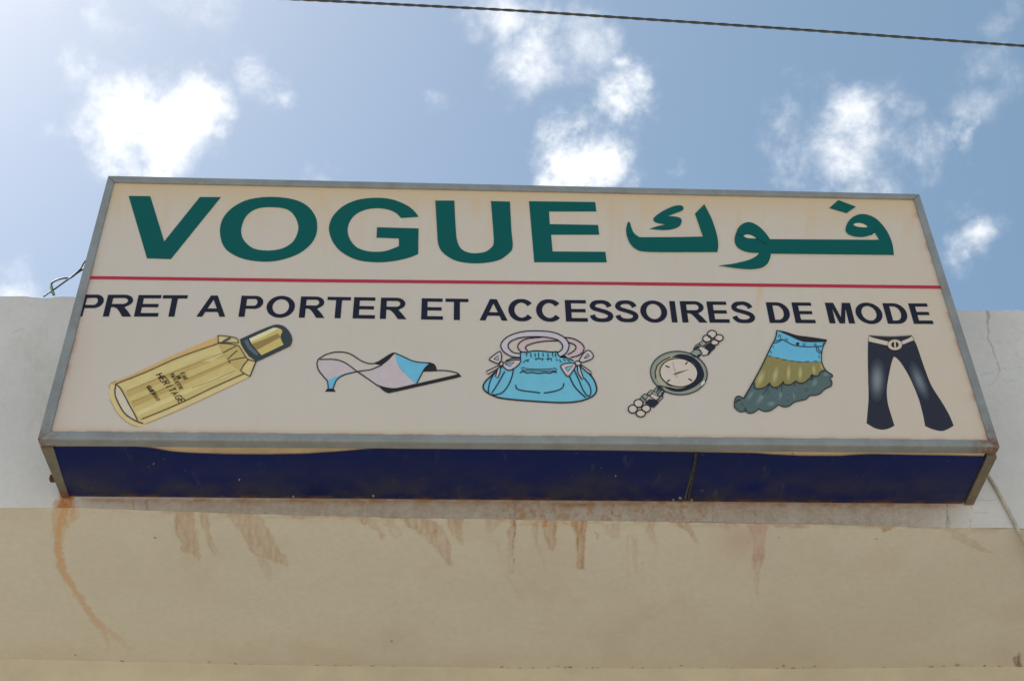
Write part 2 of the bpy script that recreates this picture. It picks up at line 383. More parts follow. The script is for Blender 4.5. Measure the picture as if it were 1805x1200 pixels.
# wash of brown along the front edge, dots along the joint with the wall
fe = np.exp(-np.maximum(Y - interp(EDGE, X), 0) / 5.0) * sstep(.42, .62, fbm(X / 30, Y / 8, 4, 61)) * sstep(90, 200, X)
brown = np.maximum(brown, fe * .5)
brown = np.maximum(brown, .10 * sstep(.50, .75, fbm(X / 120, Y / 90, 4, 71)))
jb = interp(BACK, X)
for k in range(95):
    x0 = 1805 * (rng.rand() ** .55); y0 = float(interp(BACK, x0)) - 2 + rng.randn() * 2.2
    add_line(dirt_shade, P, [(x0, y0), (x0 + rng.uniform(1, 5), y0 + .6)], rng.uniform(.9, 2.3), 1.3, rng.uniform(.35, .9))
add_poly(dirt_shade, P, [(1786, 1160), (1798, 1150), (1802, 1185), (1790, 1190)], .7, 4)
for (x0, y0, r) in [(273, 947, 1.6), (132, 1154, 1.2), (1545, 950, 1.3), (1133, 991, 1.1), (690, 1130, 1.5), (1372, 946, 1)]:
    add_line(dirt_shade, P, [(x0, y0), (x0 + 1.5, y0)], r, r, .7)
setcol(me, 'stain', np.stack([rust, brown, pink, dirt_shade], 1))
child('soffit', me, M_SOF, bld, True)

# shop wall under the soffit, roof and flanks
XW = np.concatenate([[-7, -4], np.linspace(-2.3, 2.3, 60), [4, 7]])
yw = back_y(XW)
v = [(x, y - .012, ZB - .06) for x, y in zip(XW, yw)] + [(x, y - .012, 0) for x, y in zip(XW, yw)] + [(x, y + .1, ZB - .05) for x, y in zip(XW, yw)]
k = len(XW)
f = [(i, i + k, i + k + 1, i + 1) for i in range(k - 1)] + [(i + 2 * k, i, i + 1, i + 2 * k + 1) for i in range(k - 1)]
M_LOW = plain('cream_wall', (.64, .58, .45), .9, 0, .1, 5, .2, .2)
child('front_wall', pyd('front_wall', v, f), M_LOW, bld)
def box(x0, x1, y0, y1, z0, z1):
    v = [(x, y, z) for z in (z0, z1) for y in (y0, y1) for x in (x0, x1)]
    return v, [(0, 2, 3, 1), (4, 5, 7, 6), (0, 1, 5, 4), (2, 6, 7, 3), (0, 4, 6, 2), (1, 3, 7, 5)]
child('roof', pyd('roof', *box(-6.99, 6.99, D + .18, 9, ZB + .20, ZB + .36)), M_LOW, bld)
for sx in (-1, 1):
    xa, xb = sorted((sx * 6.98, sx * 6.8))
    child('side_wall', pyd('side_wall', *box(xa, xb, 1.35, 8.9, 0, ZB + .19)), M_LOW, bld)
child('rear_wall', pyd('rear_wall', *box(-6.79, 6.79, 8.7, 8.88, 0, ZB + .19)), M_LOW, bld)

# ------------------------------------------------------------------ the sign
sign = bpy.data.objects.new('shop_sign', None); COL.objects.link(sign); sign.location = (0, D - .01, ZB)
tag(sign, 'long shop sign box with green lettering, painted fashion pictures and navy underside', 'shop sign')
FY = .005                                    # plane of the painted face
MICRO = [0]
def face(px, layer=0):
    q = unY(px, FY); return (q[0], FY - .0005 * layer - .00003 * (MICRO[0] % 16), q[2])
# weathered galvanised steel
m, t, bs = new_mat('galvanised_steel')
n1 = tnoise(t, 9, 6, .65); n2 = tnoise(t, 160, 3, .7)
c = mixrgb(t, ramp(t, n1, .35, .68), (.285, .30, .295), (.225, .235, .225))
c = mixrgb(t, ramp(t, n2, .56, .72, 0, .45), c, (.42, .42, .40))
a, s = attr(t, 'stain')
brk = ramp(t, tnoise(t, 30, 5, .7), .38, .62)
mm = t.nodes.new('ShaderNodeMath'); mm.operation = 'MULTIPLY'; t.links.new(s[0], mm.inputs[0]); t.links.new(brk, mm.inputs[1])
c = mixrgb(t, mm.outputs[0], c, (.20, .075, .025))
t.links.new(c, bs.inputs['Base Color']); bs.inputs['Roughness'].default_value = .62; bs.inputs['Metallic'].default_value = .25
bump(t, bs, n2, .15, .001)
M_STEEL = m
def prism(name, loop, y0, y1, mat, parent=sign, bev=.003, rustf=None, seg=40):
    """polygon in the x-z plane pushed from y0 (front) to y1; long edges are cut so that rust can vary along them"""
    L = []
    for i in range(len(loop)):
        a, b = np.array(loop[i]), np.array(loop[(i + 1) % len(loop)]); L.append(a)
    import bmesh
    bm = bmesh.new()
    vf = [bm.verts.new((p[0], y0, p[1])) for p in L]; vb = [bm.verts.new((p[0], y1, p[1])) for p in L]
    bm.faces.new(vf); bm.faces.new(vb[::-1]); n = len(L)
    for i in range(n): bm.faces.new((vf[i], vb[i], vb[(i + 1) % n], vf[(i + 1) % n]))
    bmesh.ops.recalc_face_normals(bm, faces=bm.faces)
    if bev: bmesh.ops.bevel(bm, geom=list(bm.edges), offset=bev, segments=2, affect='EDGES', profile=.6)
    if rustf is not None:
        for _ in range(6):
            es = [e for e in bm.edges if e.calc_length() > .09]
            if not es: break
            bmesh.ops.subdivide_edges(bm, edges=es, cuts=1, use_grid_fill=True)
        bmesh.ops.triangulate(bm, faces=[f for f in bm.faces if len(f.verts) > 4])
    me = bpy.data.meshes.new(name); bm.to_mesh(me); bm.free()
    co = np.zeros(len(me.vertices) * 3); me.vertices.foreach_get('co', co); co = co.reshape(-1, 3)
    r = rustf(co) if rustf is not None else np.zeros(len(co))
    setcol(me, 'stain', np.stack([r, r * 0, r * 0], 1))
    o = child(name, me, mat, parent); return o
w2 = lambda px: unY(px, 0)[[0, 2]]
oTL, oTR, oBL, oBR = (w2(p) for p in ((190.7, 311), (1620.5, 343.2), (66.3, 775), (1762.3, 788.5)))
iTL, iTR, iBL, iBR = (w2(p) for p in ((201.5, 321.5), (1610.5, 351.5), (89.5, 760), (1743, 775.5)))
def rust_corner(co):
    r = np.zeros(len(co))
    for (cx_, cz_, rad, am) in ((oBR[0], oBR[1], .07, 1.0), (oBL[0], oBL[1], .035, .75), (oTL[0], oTL[1], .02, .3)):
        r = np.maximum(r, am * sstep(rad * 1.6, rad * .3, np.hypot(co[:, 0] - cx_, co[:, 2] - cz_)))
    return r
YF, YB = -.004, .030
prism('frame_bar', [oTL, oTR, iTR, iTL], YF, YB, M_STEEL, rustf=rust_corner)
prism('frame_bar', [oBL, oTL + (0, -.0012), iTL + (-.0008, -.0012), iBL], YF + .001, YB, M_STEEL, rustf=rust_corner)
prism('frame_bar', [oTR + (0, -.0012), oBR, iBR, iTR + (0.0008, -.0012)], YF + .001, YB, M_STEEL, rustf=rust_corner)
prism('frame_bar', [oBL + (.001, 0), oBR + (-.001, 0), iBR + (.0, -.001), iBL + (0, -.001)], YF - .001, .034, M_STEEL, bev=.006, rustf=rust_corner)
# face sheet, a fine grid that carries the rust wash along its edges and its runs
NXf, NZf = 420, 190
uu, vv = np.meshgrid(np.linspace(0, 1, NXf), np.linspace(0, 1, NZf))
def quad(u, v, a, b, c, d): return (a * (1 - u)[..., None] + b * u[..., None]) * (1 - v)[..., None] + (c * (1 - u)[..., None] + d * u[..., None]) * v[..., None]
ex_ = lambda p, sx, sz: p + np.array([sx, sz])
Q = quad(uu, vv, ex_(iBL, -.010, -.008), ex_(iBR, .008, -.008), ex_(iTL, -.008, .006), ex_(iTR, .006, .006)).reshape(-1, 2)
V = np.stack([Q[:, 0], np.full(len(Q), FY), Q[:, 1]], 1)
me = pyd('face_panel', V, gridfaces(NXf, NZf))
P = topx(V); X, Y = P[:, 0], P[:, 1]
yt = interp([(201, 321.5), (1610, 351.5)], X); yb = interp([(89, 760), (1743, 776)], X)
xl = interp([(321, 201), (760, 89)], Y); xr = interp([(351, 1610), (776, 1743)], Y)
xl = np.interp(Y, [321, 760], [201, 89]); xr = np.interp(Y, [351, 776], [1610, 1743])
nz1 = fbm(X / 60, Y / 30, 4, 5); nz2 = fbm(X / 14, Y / 90, 4, 6)
warm = np.exp(-np.maximum(Y - yt, 0) / (16 + 46 * nz1)) * 1.0
warm = np.maximum(warm, np.exp(-np.maximum(yb - Y, 0) / 9) * .5)
warm = np.maximum(warm, sstep(70, 0, Y - yt) * .35 + .55 * sstep(190, 0, Y - yt) * sstep(.42, .75, nz2))
rustm = np.exp(-np.maximum(X - xl, 0) / 7) * (.25 + .6 * sstep(.4, .7, fbm(Y / 18, X * 0, 3, 15))) * sstep(400, 560, Y)
rustm = np.maximum(rustm, np.exp(-np.maximum(xr - X, 0) / 5) * (.15 + .7 * sstep(.45, .75, fbm(Y / 14, X * 0 + 3, 3, 16))))
rustm = np.maximum(rustm, np.exp(-np.maximum(yb - Y, 0) / 1.6) * .8 * sstep(.3, .6, fbm(X / 20, X * 0, 3, 18)))
rustm = np.maximum(rustm, np.exp(-np.maximum(X - xl, 0) / 30) * .22 * sstep(480, 620, Y))
warm = np.maximum(warm, .34 * sstep(1180, 1750, X) * (0.5 + nz1 * .7)); 
for pts, w, a in [([(1340, 505), (1338, 525), (1334, 552)], 7, .75), ([(618, 575), (616, 600), (615, 625)], 3, .35), ([(720, 575), (718, 612)], 3, .25), ([(515, 612), (513, 622)], 6, .4),
                  ([(445, 468), (444, 478)], 5, .4), ([(700, 645), (699, 760)], 4, .12), ([(760, 340), (755, 400)], 8, .25), ([(1305, 350), (1302, 380)], 10, .4), ([(1010, 640), (1008, 700)], 5, .1)]:
    add_line(warm, P, pts, w, w * .6, a, a * .5)
setcol(me, 'stain', np.stack([np.clip(rustm, 0, 1), np.clip(warm, 0, 1), rustm * 0], 1))
m, t, bs = new_mat('sign_sheet')
a, s = attr(t, 'stain')
c = mixrgb(t, ramp(t, tnoise(t, 1.3, 4, .6), .35, .7), (.615, .548, .470), (.595, .530, .458))
tcn = t.nodes.new('ShaderNodeTexCoord'); mp = t.nodes.new('ShaderNodeMapping'); mp.inputs['Scale'].default_value = (1, 1, .12)
t.links.new(tcn.outputs['Object'], mp.inputs[0])
c = mixrgb(t, ramp(t, tnoise(t, 22, 5, .7, mp.outputs[0]), .40, .75, 0, .34), c, (.58, .50, .41))
c = mixrgb(t, ramp(t, tnoise(t, 5, 4, .7), .55, .75, 0, .22), c, (.60, .52, .42))
c = mixrgb(t, s[1], c, (.62, .46, .27)); c = mixrgb(t, s[0], c, (.45, .21, .12))
t.links.new(c, bs.inputs['Base Color']); bs.inputs['Roughness'].default_value = .5; bs.inputs['Specular IOR Level'].default_value = .35
child('face_panel', me, m, sign)

# navy base sheets, added cream sheet for the lit interior in the sagging gap, side angle bars
PB = D - .004
def bot(px): q = unZ(px, ZB + .001); return q
lip = [(66,788),(240,787.5),(268,790),(300,796),(340,799),(400,801),(470,801.5),(540,800),(600,796),(650,791.5),(690,788.5),(1200,797),(1330,799),(1360,801.5),(1420,804),(1480,804),(1510,802),(1540,801),(1762,805)]
low = [(100,876),(160,875),(230,876.5),(330,878.5),(520,878),(850,880),(940,884),(985,888),(1030,888),(1075,885),(1180,883),(1300,884.5),(1500,888),(1720,889)]
def base_sheet(x0, x1, n):
    top, bo = [], []
    for x in np.linspace(x0, x1, n):
        # follow the receding side edges: column runs from lip to lower edge along a line of constant world x
        qa = unZ((x, float(interp(lip, x)) - .6), ZB + .003)
        wx = qa[0]
        xb = x
        for _ in range(6):
            qb = unZ((xb, float(interp(low, xb))), ZB + .003); xb += (wx - qb[0]) / 3.0 * 1600 * .9
        qb[1] = min(qb[1], PB - .002)
        top.append(qa); bo.append(qb)
    v, nrow = [], 12
    for j in range(nrow):
        f_ = j / (nrow - 1)
        for a_, b_ in zip(top, bo):
            p = a_ * (1 - f_) + b_ * f_
            p = np.array([p[0], p[1], ZB + .003 - .004 * math.sin(math.pi * f_) * (.5 + .5 * math.sin(p[0] * 3.1)) ])
            v.append(p)
    return pyd('base_panel', v, gridfaces(n, nrow, True))
m, t, bs = new_mat('navy_enamel')
c = mixrgb(t, ramp(t, tnoise(t, 3, 5, .65), .35, .7), (.003, .011, .100), (.004, .012, .078))
gr = t.nodes.new('ShaderNodeTexCoord'); sp = t.nodes.new('ShaderNodeSeparateXYZ'); t.links.new(gr.outputs['Object'], sp.inputs[0])
back = ramp(t, sp.outputs['Y'], .05, .32)
nn = tnoise(t, 7, 6, .7)
mu = t.nodes.new('ShaderNodeMath'); mu.operation = 'MULTIPLY'; t.links.new(back, mu.inputs[0]); t.links.new(ramp(t, nn, .3, .75), mu.inputs[1])
c = mixrgb(t, mu.outputs[0], c, (.052, .048, .056))                                  # dust film, heavier towards the wall
c = mixrgb(t, ramp(t, tnoise(t, 48, 2, .5), .72, .78, 0, .6), c, (.15, .125, .10))   # flecks
mp = t.nodes.new('ShaderNodeMapping'); mp.inputs['Scale'].default_value = (1.0, .25, 1); mp.inputs['Rotation'].default_value = (0, 0, .5); t.links.new(gr.outputs['Object'], mp.inputs[0])
c = mixrgb(t, ramp(t, tnoise(t, 26, 3, .6, mp.outputs[0]), .62, .76, 0, .24), c, (.13, .12, .12))
edge = ramp(t, sp.outputs['Y'], .285, .306)
mu2 = t.nodes.new('ShaderNodeMath'); mu2.operation = 'MULTIPLY'; t.links.new(edge, mu2.inputs[0]); t.links.new(ramp(t, tnoise(t, 17, 4, .7), .45, .6), mu2.inputs[1])
c = mixrgb(t, mu2.outputs[0], c, (.13, .06, .03))
t.links.new(c, bs.inputs['Base Color']); bs.inputs['Roughness'].default_value = .42; bs.inputs['Specular IOR Level'].default_value = .12
M_NAVY = m
jx = 1227
def base_obj(x0, x1, n):
    me = base_sheet(x0, x1, n); o = child('base_panel', me, M_NAVY, sign, True); return o
base_obj(92, jx - 1.0, 150); base_obj(jx + 1.0, 1738, 90)
M_CREAM = plain('lit_interior_cream', (.60, .45, .27), .6, 0, .15, 8)
child('interior_stand_in', pyd('interior_stand_in', *box(-1.46, 1.46, .0345, PB - .01, ZB + .0065, ZB + .0085)), M_CREAM, sign)  # added stand-in for the lit box interior, set low to catch light
M_BROWN_STEEL = M_STEEL.copy(); M_BROWN_STEEL.name = 'brown_steel'  # darker, browner copy of the steel for the edge bars
for n_ in M_BROWN_STEEL.node_tree.nodes:
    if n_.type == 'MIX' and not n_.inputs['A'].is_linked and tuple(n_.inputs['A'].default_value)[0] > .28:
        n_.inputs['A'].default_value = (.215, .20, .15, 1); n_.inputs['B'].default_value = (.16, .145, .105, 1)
def side_bar(pts, mat=M_BROWN_STEEL):
    q = [unZ(p, ZB - .002) for p in pts]
    v = [(a[0], min(a[1], PB), ZB - .002) for a in q] + [(a[0], min(a[1], PB), ZB + .022) for a in q]
    me = pyd('edge_bar', v, [(3, 2, 1, 0), (4, 5, 6, 7), (0, 1, 5, 4), (1, 2, 6, 5), (2, 3, 7, 6), (3, 0, 4, 7)])
    import bmesh
    bm = bmesh.new(); bm.from_mesh(me)
    for _ in range(4):
        bmesh.ops.subdivide_edges(bm, edges=[e for e in bm.edges if e.calc_length() > .02], cuts=1, use_grid_fill=True)
    bm.to_mesh(me); bm.free()
    co = np.array([v.co[:] for v in me.vertices])
    r = sstep(PB - .07, PB - .005, co[:, 1]) * .95; r = np.maximum(r, .8 * sstep(.045, .036, co[:, 1]) * sstep(.0, .03, co[:, 1])); r = np.maximum(r, .45 * (co[:, 0] > 0))
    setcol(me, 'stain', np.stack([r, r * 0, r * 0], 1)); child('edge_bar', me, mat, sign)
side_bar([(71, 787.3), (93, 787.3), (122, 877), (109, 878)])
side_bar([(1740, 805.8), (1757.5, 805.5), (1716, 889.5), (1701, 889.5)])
xL, xR = -1.497, 1.492
M_SHEET = plain('zinc_sheet', (.30, .31, .30), .6, .2, .15, 8)
child('side_panel', pyd('side_panel', *box(xL, xL + .003, .031, PB, ZB + .024, ZB + 1.17)), M_SHEET, sign)
child('side_panel', pyd('side_panel', *box(xR - .003, xR, .031, PB, ZB + .024, ZB + 1.16)), M_SHEET, sign)
child('back_panel', pyd('back_panel', *box(xL + .004, xR - .004, PB - .003, PB, ZB + .024, ZB + 1.165)), M_SHEET, sign)
q0, q1 = oTL, oTR
v = [(q0[0] + .01, .031, q0[1] - .008), (q1[0] - .01, .031, q1[1] - .008), (q1[0] - .01, PB, q1[1] - .02), (q0[0] + .01, PB, q0[1] - .02)]
child('top_panel', pyd('top_panel', v + [(a, b, c - .003) for a, b, c in v], [(0, 1, 2, 3), (7, 6, 5, 4), (0, 4, 5, 1), (1, 5, 6, 2), (2, 6, 7, 3), (3, 7, 4, 0)]), M_SHEET, sign)
# joint strip, rivets along the back edge, rusty wall bracket on the left
M_RUST = plain('rust', (.22, .085, .03), .9, 0, .5, 60, .4, .2)
ja, jb_ = unZ((1227, 798), ZB), unZ((1213.5, 881), ZB)
v = []
for p in (ja, jb_):
    for dx in (-.004, .004): v.append((p[0] + dx, min(p[1], PB - .003), ZB - .0035))
child('joint_strip', pyd('joint_strip', v + [(a, b, c + .006) for a, b, c in v], [(0, 2, 3, 1), (4, 5, 7, 6), (0, 1, 5, 4), (1, 3, 7, 5), (3, 2, 6, 7), (2, 0, 4, 6)]), plain('joint_grime', (.06, .045, .035), .9, 0, .4, 60), sign)
M_RIV = plain('zinc_rivet', (.24, .23, .21), .5, .3, .2, 50)
def rivet(px, r):
    q = unZ(px, ZB - .001); n = 10; v = [(q[0], min(q[1], PB - .008), ZB - .005)]
    for rr, dz in ((r * .7, -.004), (r, .002)):
        v += [(q[0] + rr * math.cos(2 * math.pi * k / n), min(q[1], PB - .008) + rr * .8 * math.sin(2 * math.pi * k / n), ZB + dz) for k in range(n)]
    f = [(0, 1 + (k + 1) % n, 1 + k) for k in range(n)] + [(1 + k, 1 + (k + 1) % n, 11 + (k + 1) % n, 11 + k) for k in range(n)]
    child('rivet', pyd('rivet', v, f), M_RIV, sign, True)
for p, r in [((1199, 878), .006), ((1187, 881), .004), ((1219, 881), .0045), ((658, 874), .0045), ((517, 875), .004), ((1085, 838), .003), ((271, 817), .0025), ((422, 845), .003), ((1398, 800), .003)]:
    rivet(p, r)
bq = unY((90, 842), .22)
child('wall_bracket', pyd('wall_bracket', *box(bq[0] - .004, xL - .001, .215, .235, bq[2] - .007, bq[2] + .010)), M_RUST, sign)

# ------------------------------------------------------------------ painted and cut-out lettering and pictures
def smooth_path(pts, closed=True, k=6):
    n = len(pts); res = []
    rngn = range(n) if closed else range(n - 1)
    for i in rngn:
        p1, p2 = pts[i], pts[(i + 1) % n]
        c1, c2 = len(p1) > 2, len(p2) > 2
        p0 = pts[(i - 1) % n] if (closed or i > 0) else p1
        p3 = pts[(i + 2) % n] if (closed or i + 2 < n) else p2
        a1, a2 = np.array(p1[:2], float), np.array(p2[:2], float)
        if c1 and c2: res.append(a1); continue
        t1 = (a2 - np.array(p0[:2])) / 2 if not c1 else (a2 - a1) * .6
        t2 = (np.array(p3[:2]) - a1) / 2 if not c2 else (a2 - a1) * .6
        for j in range(k):
            u = j / k
            res.append((2*u**3-3*u*u+1)*a1 + (u**3-2*u*u+u)*t1 + (-2*u**3+3*u*u)*a2 + (u**3-u*u)*t2)
    if not closed: res.append(np.array(pts[-1][:2], float))
    return [tuple(p) for p in res]
def ell(cx, cy, rx, ry, n=40, rot=0.0):
    return [(cx + rx * math.cos(a) * math.cos(rot) - ry * math.sin(a) * math.sin(rot), cy + rx * math.cos(a) * math.sin(rot) + ry * math.sin(a) * math.cos(rot)) for a in np.linspace(0, 2 * math.pi, n, endpoint=False)]
def ribbon(pts, w, taper=False):
    """stroke of width w round an open path -> polygon"""
    p = np.array(pts, float); d = np.gradient(p, axis=0); d /= np.maximum(np.linalg.norm(d, axis=1), 1e-9)[:, None]
    n = np.stack([-d[:, 1], d[:, 0]], 1); ww = np.full(len(p), w / 2.0)
    if taper: ww *= np.clip(np.minimum(np.arange(len(p)), np.arange(len(p))[::-1]) / (len(p) * .18) + .35, 0, 1)
    return p + n * ww[:, None], p - n * ww[:, None]
class Art:
    """collects flat shapes given in photograph pixels of one zoom and lays them on the sign face"""
    def __init__(s, o=(0, 0), sc=1.0): s.o, s.s = o, sc
    def px(s, p): return (s.o[0] + p[0] / s.s, s.o[1] + p[1] / s.s)
    def mesh(s, name, shapes, layer, thick=0.0):
        V, F = [], []; MICRO[0] += 1
        for outer, holes in shapes:
            loops = [[face(s.px(p), layer) for p in lp] for lp in [outer] + list(holes)]
            tri = tessellate_polygon([[Vector((q[0], q[2], 0)) for q in lp] for lp in loops])
            b = len(V); flat = [q for lp in loops for q in lp]; V += flat
            for tr in tri:
                a, b2, c = (np.array(flat[i]) for i in tr)
                up = np.cross(b2 - a, c - a)[1] < 0
                F.append(tuple(b + i for i in (tr if up else tr[::-1])))
            if thick:
                i0 = b
                for lp in loops:
                    nb = len(V); V += [(q[0], q[1] + thick, q[2]) for q in lp]
                    for i in range(len(lp)):
                        j = (i + 1) % len(lp); F.append((i0 + i, i0 + j, nb + j, nb + i))
                    i0 += len(lp)
        return pyd(name, V, F)
    def fill(s, name, pts, rgb, layer, parent, holes=(), sm=True, thick=0.0, k=5):
        f = (lambda q: smooth_path(q, True, k)) if sm else (lambda q: [tuple(a[:2]) for a in q])
        return child(name, s.mesh(name, [(f(pts), [f(h) for h in holes])], layer, thick), ink(rgb), parent)
    def multi(s, name, shapes, rgb, layer, parent): return child(name, s.mesh(name, shapes, layer), ink(rgb), parent)
    def strokes(s, name, lines, w, rgb, layer, parent, sm=True, taper=False):
        V, F = [], []; MICRO[0] += 1
        for ln in lines:
            ww = w
            if isinstance(ln, dict): ww, ln = ln['w'], ln['p']
            path = smooth_path(ln, False, 5) if sm and len(ln) > 2 else [tuple(a[:2]) for a in ln]
            if len(path) == 2: path = [path[0], tuple((np.array(path[0]) + path[1]) / 2), path[1]]
            l, r = ribbon(path, ww, taper); b = len(V)
            for i in range(len(path)):
                V += [face(s.px(l[i]), layer), face(s.px(r[i]), layer)]
            F += [(b + 2 * i, b + 2 * i + 2, b + 2 * i + 3, b + 2 * i + 1) for i in range(len(path) - 1)]
        return child(name, pyd(name, V, F), ink(rgb), parent)
    def soft(s, name, c, rx, ry, rot, inner, outer, layer, parent, pw=1.0):
        """patch blended by brush from one paint into another"""
        MICRO[0] += 1; V, F, Cc = [face(s.px(c), layer)], [], [0.0]
        nr_, na = 9, 28
        for r in range(1, nr_ + 1):
            for (x, y) in ell(c[0], c[1], rx * r / nr_, ry * r / nr_, na, rot): V.append(face(s.px((x, y)), layer)); Cc.append(r / nr_)
        for k in range(na): F.append((0, 1 + k, 1 + (k + 1) % na))
        for r in range(nr_ - 1):
            for k in range(na): F.append((1 + r * na + k, 1 + (r + 1) * na + k, 1 + (r + 1) * na + (k + 1) % na, 1 + r * na + (k + 1) % na))
        me = pyd(name, V, F); tt_ = np.array(Cc) ** pw; tt_ = tt_ * tt_ * (3 - 2 * tt_)
        a_, b_ = lin(inner) / KF, lin(outer) / KF
        setcol(me, 'tint', a_[None] * (1 - tt_[:, None]) + b_[None] * tt_[:, None])
        if 'brushed_paint' not in bpy.data.materials:
            m_, t_, b2 = new_mat('brushed_paint'); at = t_.nodes.new('ShaderNodeAttribute'); at.attribute_name = 'tint'
            t_.links.new(at.outputs['Color'], b2.inputs['Base Color']); b2.inputs['Roughness'].default_value = .55; b2.inputs['Specular IOR Level'].default_value = .3
        return child(name, me, bpy.data.materials['brushed_paint'], parent)

GREEN, NAVY = (5, 74, 71), (27, 30, 44)
A1 = Art((210, 330), 4.878)
A1.fill('letter', [(82,78),(268,80),(388,468),(695,87),(875,88),(445,620),(240,613)], GREEN, 3, sign, sm=False, thick=.0007)
A1.fill('letter', [(1310,86),(1500,108),(1620,165),(1688,255),(1703,340),(1690,420),(1640,500),(1540,575),(1400,625),(1260,642),(1100,625),(980,580),(900,510),(868,400),(880,300),(930,220),(1010,155),(1130,105)], GREEN, 3, sign,
        holes=[[(1310,174),(1420,185),(1490,225),(1533,300),(1540,370),(1510,450),(1460,500),(1380,535),(1270,547),(1160,530),(1090,480),(1055,420),(1052,350),(1080,270),(1130,215),(1210,180)]], thick=.0007)
A2 = Art((560, 330), 3.4712)
A2.fill('letter', [(617,183,1),(510,190,1),(480,160),(430,138),(360,130),(290,140),(230,170),(195,215),(183,270),(200,325),(240,370),(300,392),(370,397),(430,388),(497,362,1),(497,315,1),(360,310,1),(363,247,1),(617,254,1),(615,410,1),(550,435),(450,455),(350,460),(240,445),(150,400),(95,340),(70,270),(75,220),(100,170),(160,115),(250,78),(360,67),(460,78),(550,115),(597,155)], GREEN, 3, sign, thick=.0007)
A2.fill('letter', [(720,84,1),(836,84,1),(845,260),(855,335),(880,380),(925,402),(975,405),(1030,395),(1068,365),(1077,335),(1075,280),(1060,87,1),(1176,90,1),(1185,260),(1193,365),(1170,405),(1100,450),(970,467),(850,452),(770,405),(738,350),(730,260)], GREEN, 3, sign, thick=.0007)
A2.fill('letter', [(1293,88),(1698,93),(1705,150),(1415,150),(1420,228),(1715,233),(1722,292),(1428,292),(1437,395),(1760,397),(1768,461),(1325,460)], GREEN, 3, sign, sm=False, thick=.0007)
A3 = Art((1080, 340), 3.4712)
KAF = [(97,177,1),(107,190),(115,217),(133,252),(165,274,1),(400,273,1),(552,270,1),(503,130,1),(560,72,1),(605,160),(635,250),(646,320),(640,365,1),(400,366,1),(200,363),(140,345),(105,310),(86,262),(82,230),(88,195)]
KS = [(225,222,1),(280,205),(325,195,1),(270,185),(248,168),(262,145),(310,112),(370,85),(415,79),(432,92),(425,110),(380,128),(335,145,1),(385,148),(415,158),(421,180),(405,208),(360,225),(300,229)]
WF = [(648,447,1),(740,435),(830,413),(880,388),(893,370,1),(850,369),(800,358),(758,330),(745,290),(755,245),(775,208),(808,186),(845,183),(890,205),(930,242),(962,286,1),(1630,290,1),(1603,247,1),(1575,262),(1530,273),(1480,270),(1440,255),(1424,228),(1437,185),(1470,150),(1515,133),(1560,137),(1610,160),(1655,205),(1690,260),(1712,320),(1720,383,1),(968,375,1),(960,410),(940,443),(900,464),(830,470),(740,462)]
WH = [[(1472,198),(1490,187),(1528,190),(1558,207),(1545,214),(1500,210)], [(797,265,1),(820,257),(850,262),(880,281,1),(850,281),(820,278)]]
DOT = [(1380,47),(1487,87),(1430,126),(1325,95)]
sh = lambda q, dx, dy: [(p[0] + dx, p[1] + dy, *p[2:]) for p in q]
for q, hs in ((KAF, ()), (WF, ())):
    A3.fill('glue_rim', sh(q, 5, 5), (186, 172, 146), 2, sign); A3.fill('glue_rim', sh(q, -4, 3), (178, 164, 140), 1, sign)
A3.fill('letter', KAF, GREEN, 4, sign, thick=.0007); A3.fill('letter', KS, GREEN, 4, sign, thick=.0007)
A3.fill('letter', WF, GREEN, 4, sign, holes=WH, thick=.0007); A3.fill('letter', DOT, GREEN, 4, sign, sm=False, thick=.0007)
for q in ([(755,255),(800,268)],[(880,283),(945,318)],[(85,262),(125,266)],[(1580,262),(1610,232)]): A3.strokes('vinyl_seam', [q], 4, (8, 44, 44), 5, sign)
# red rule
A0 = Art()
A0.fill('red_stripe', [(150,486.9),(560,492.3),(1103,497.6),(1120,497.8),(1665,503.9),(1665,509.3),(1120,503.2),(1103,502.8),(560,497.8),(150,492.2)], (152, 42, 62), 3, sign, sm=False)

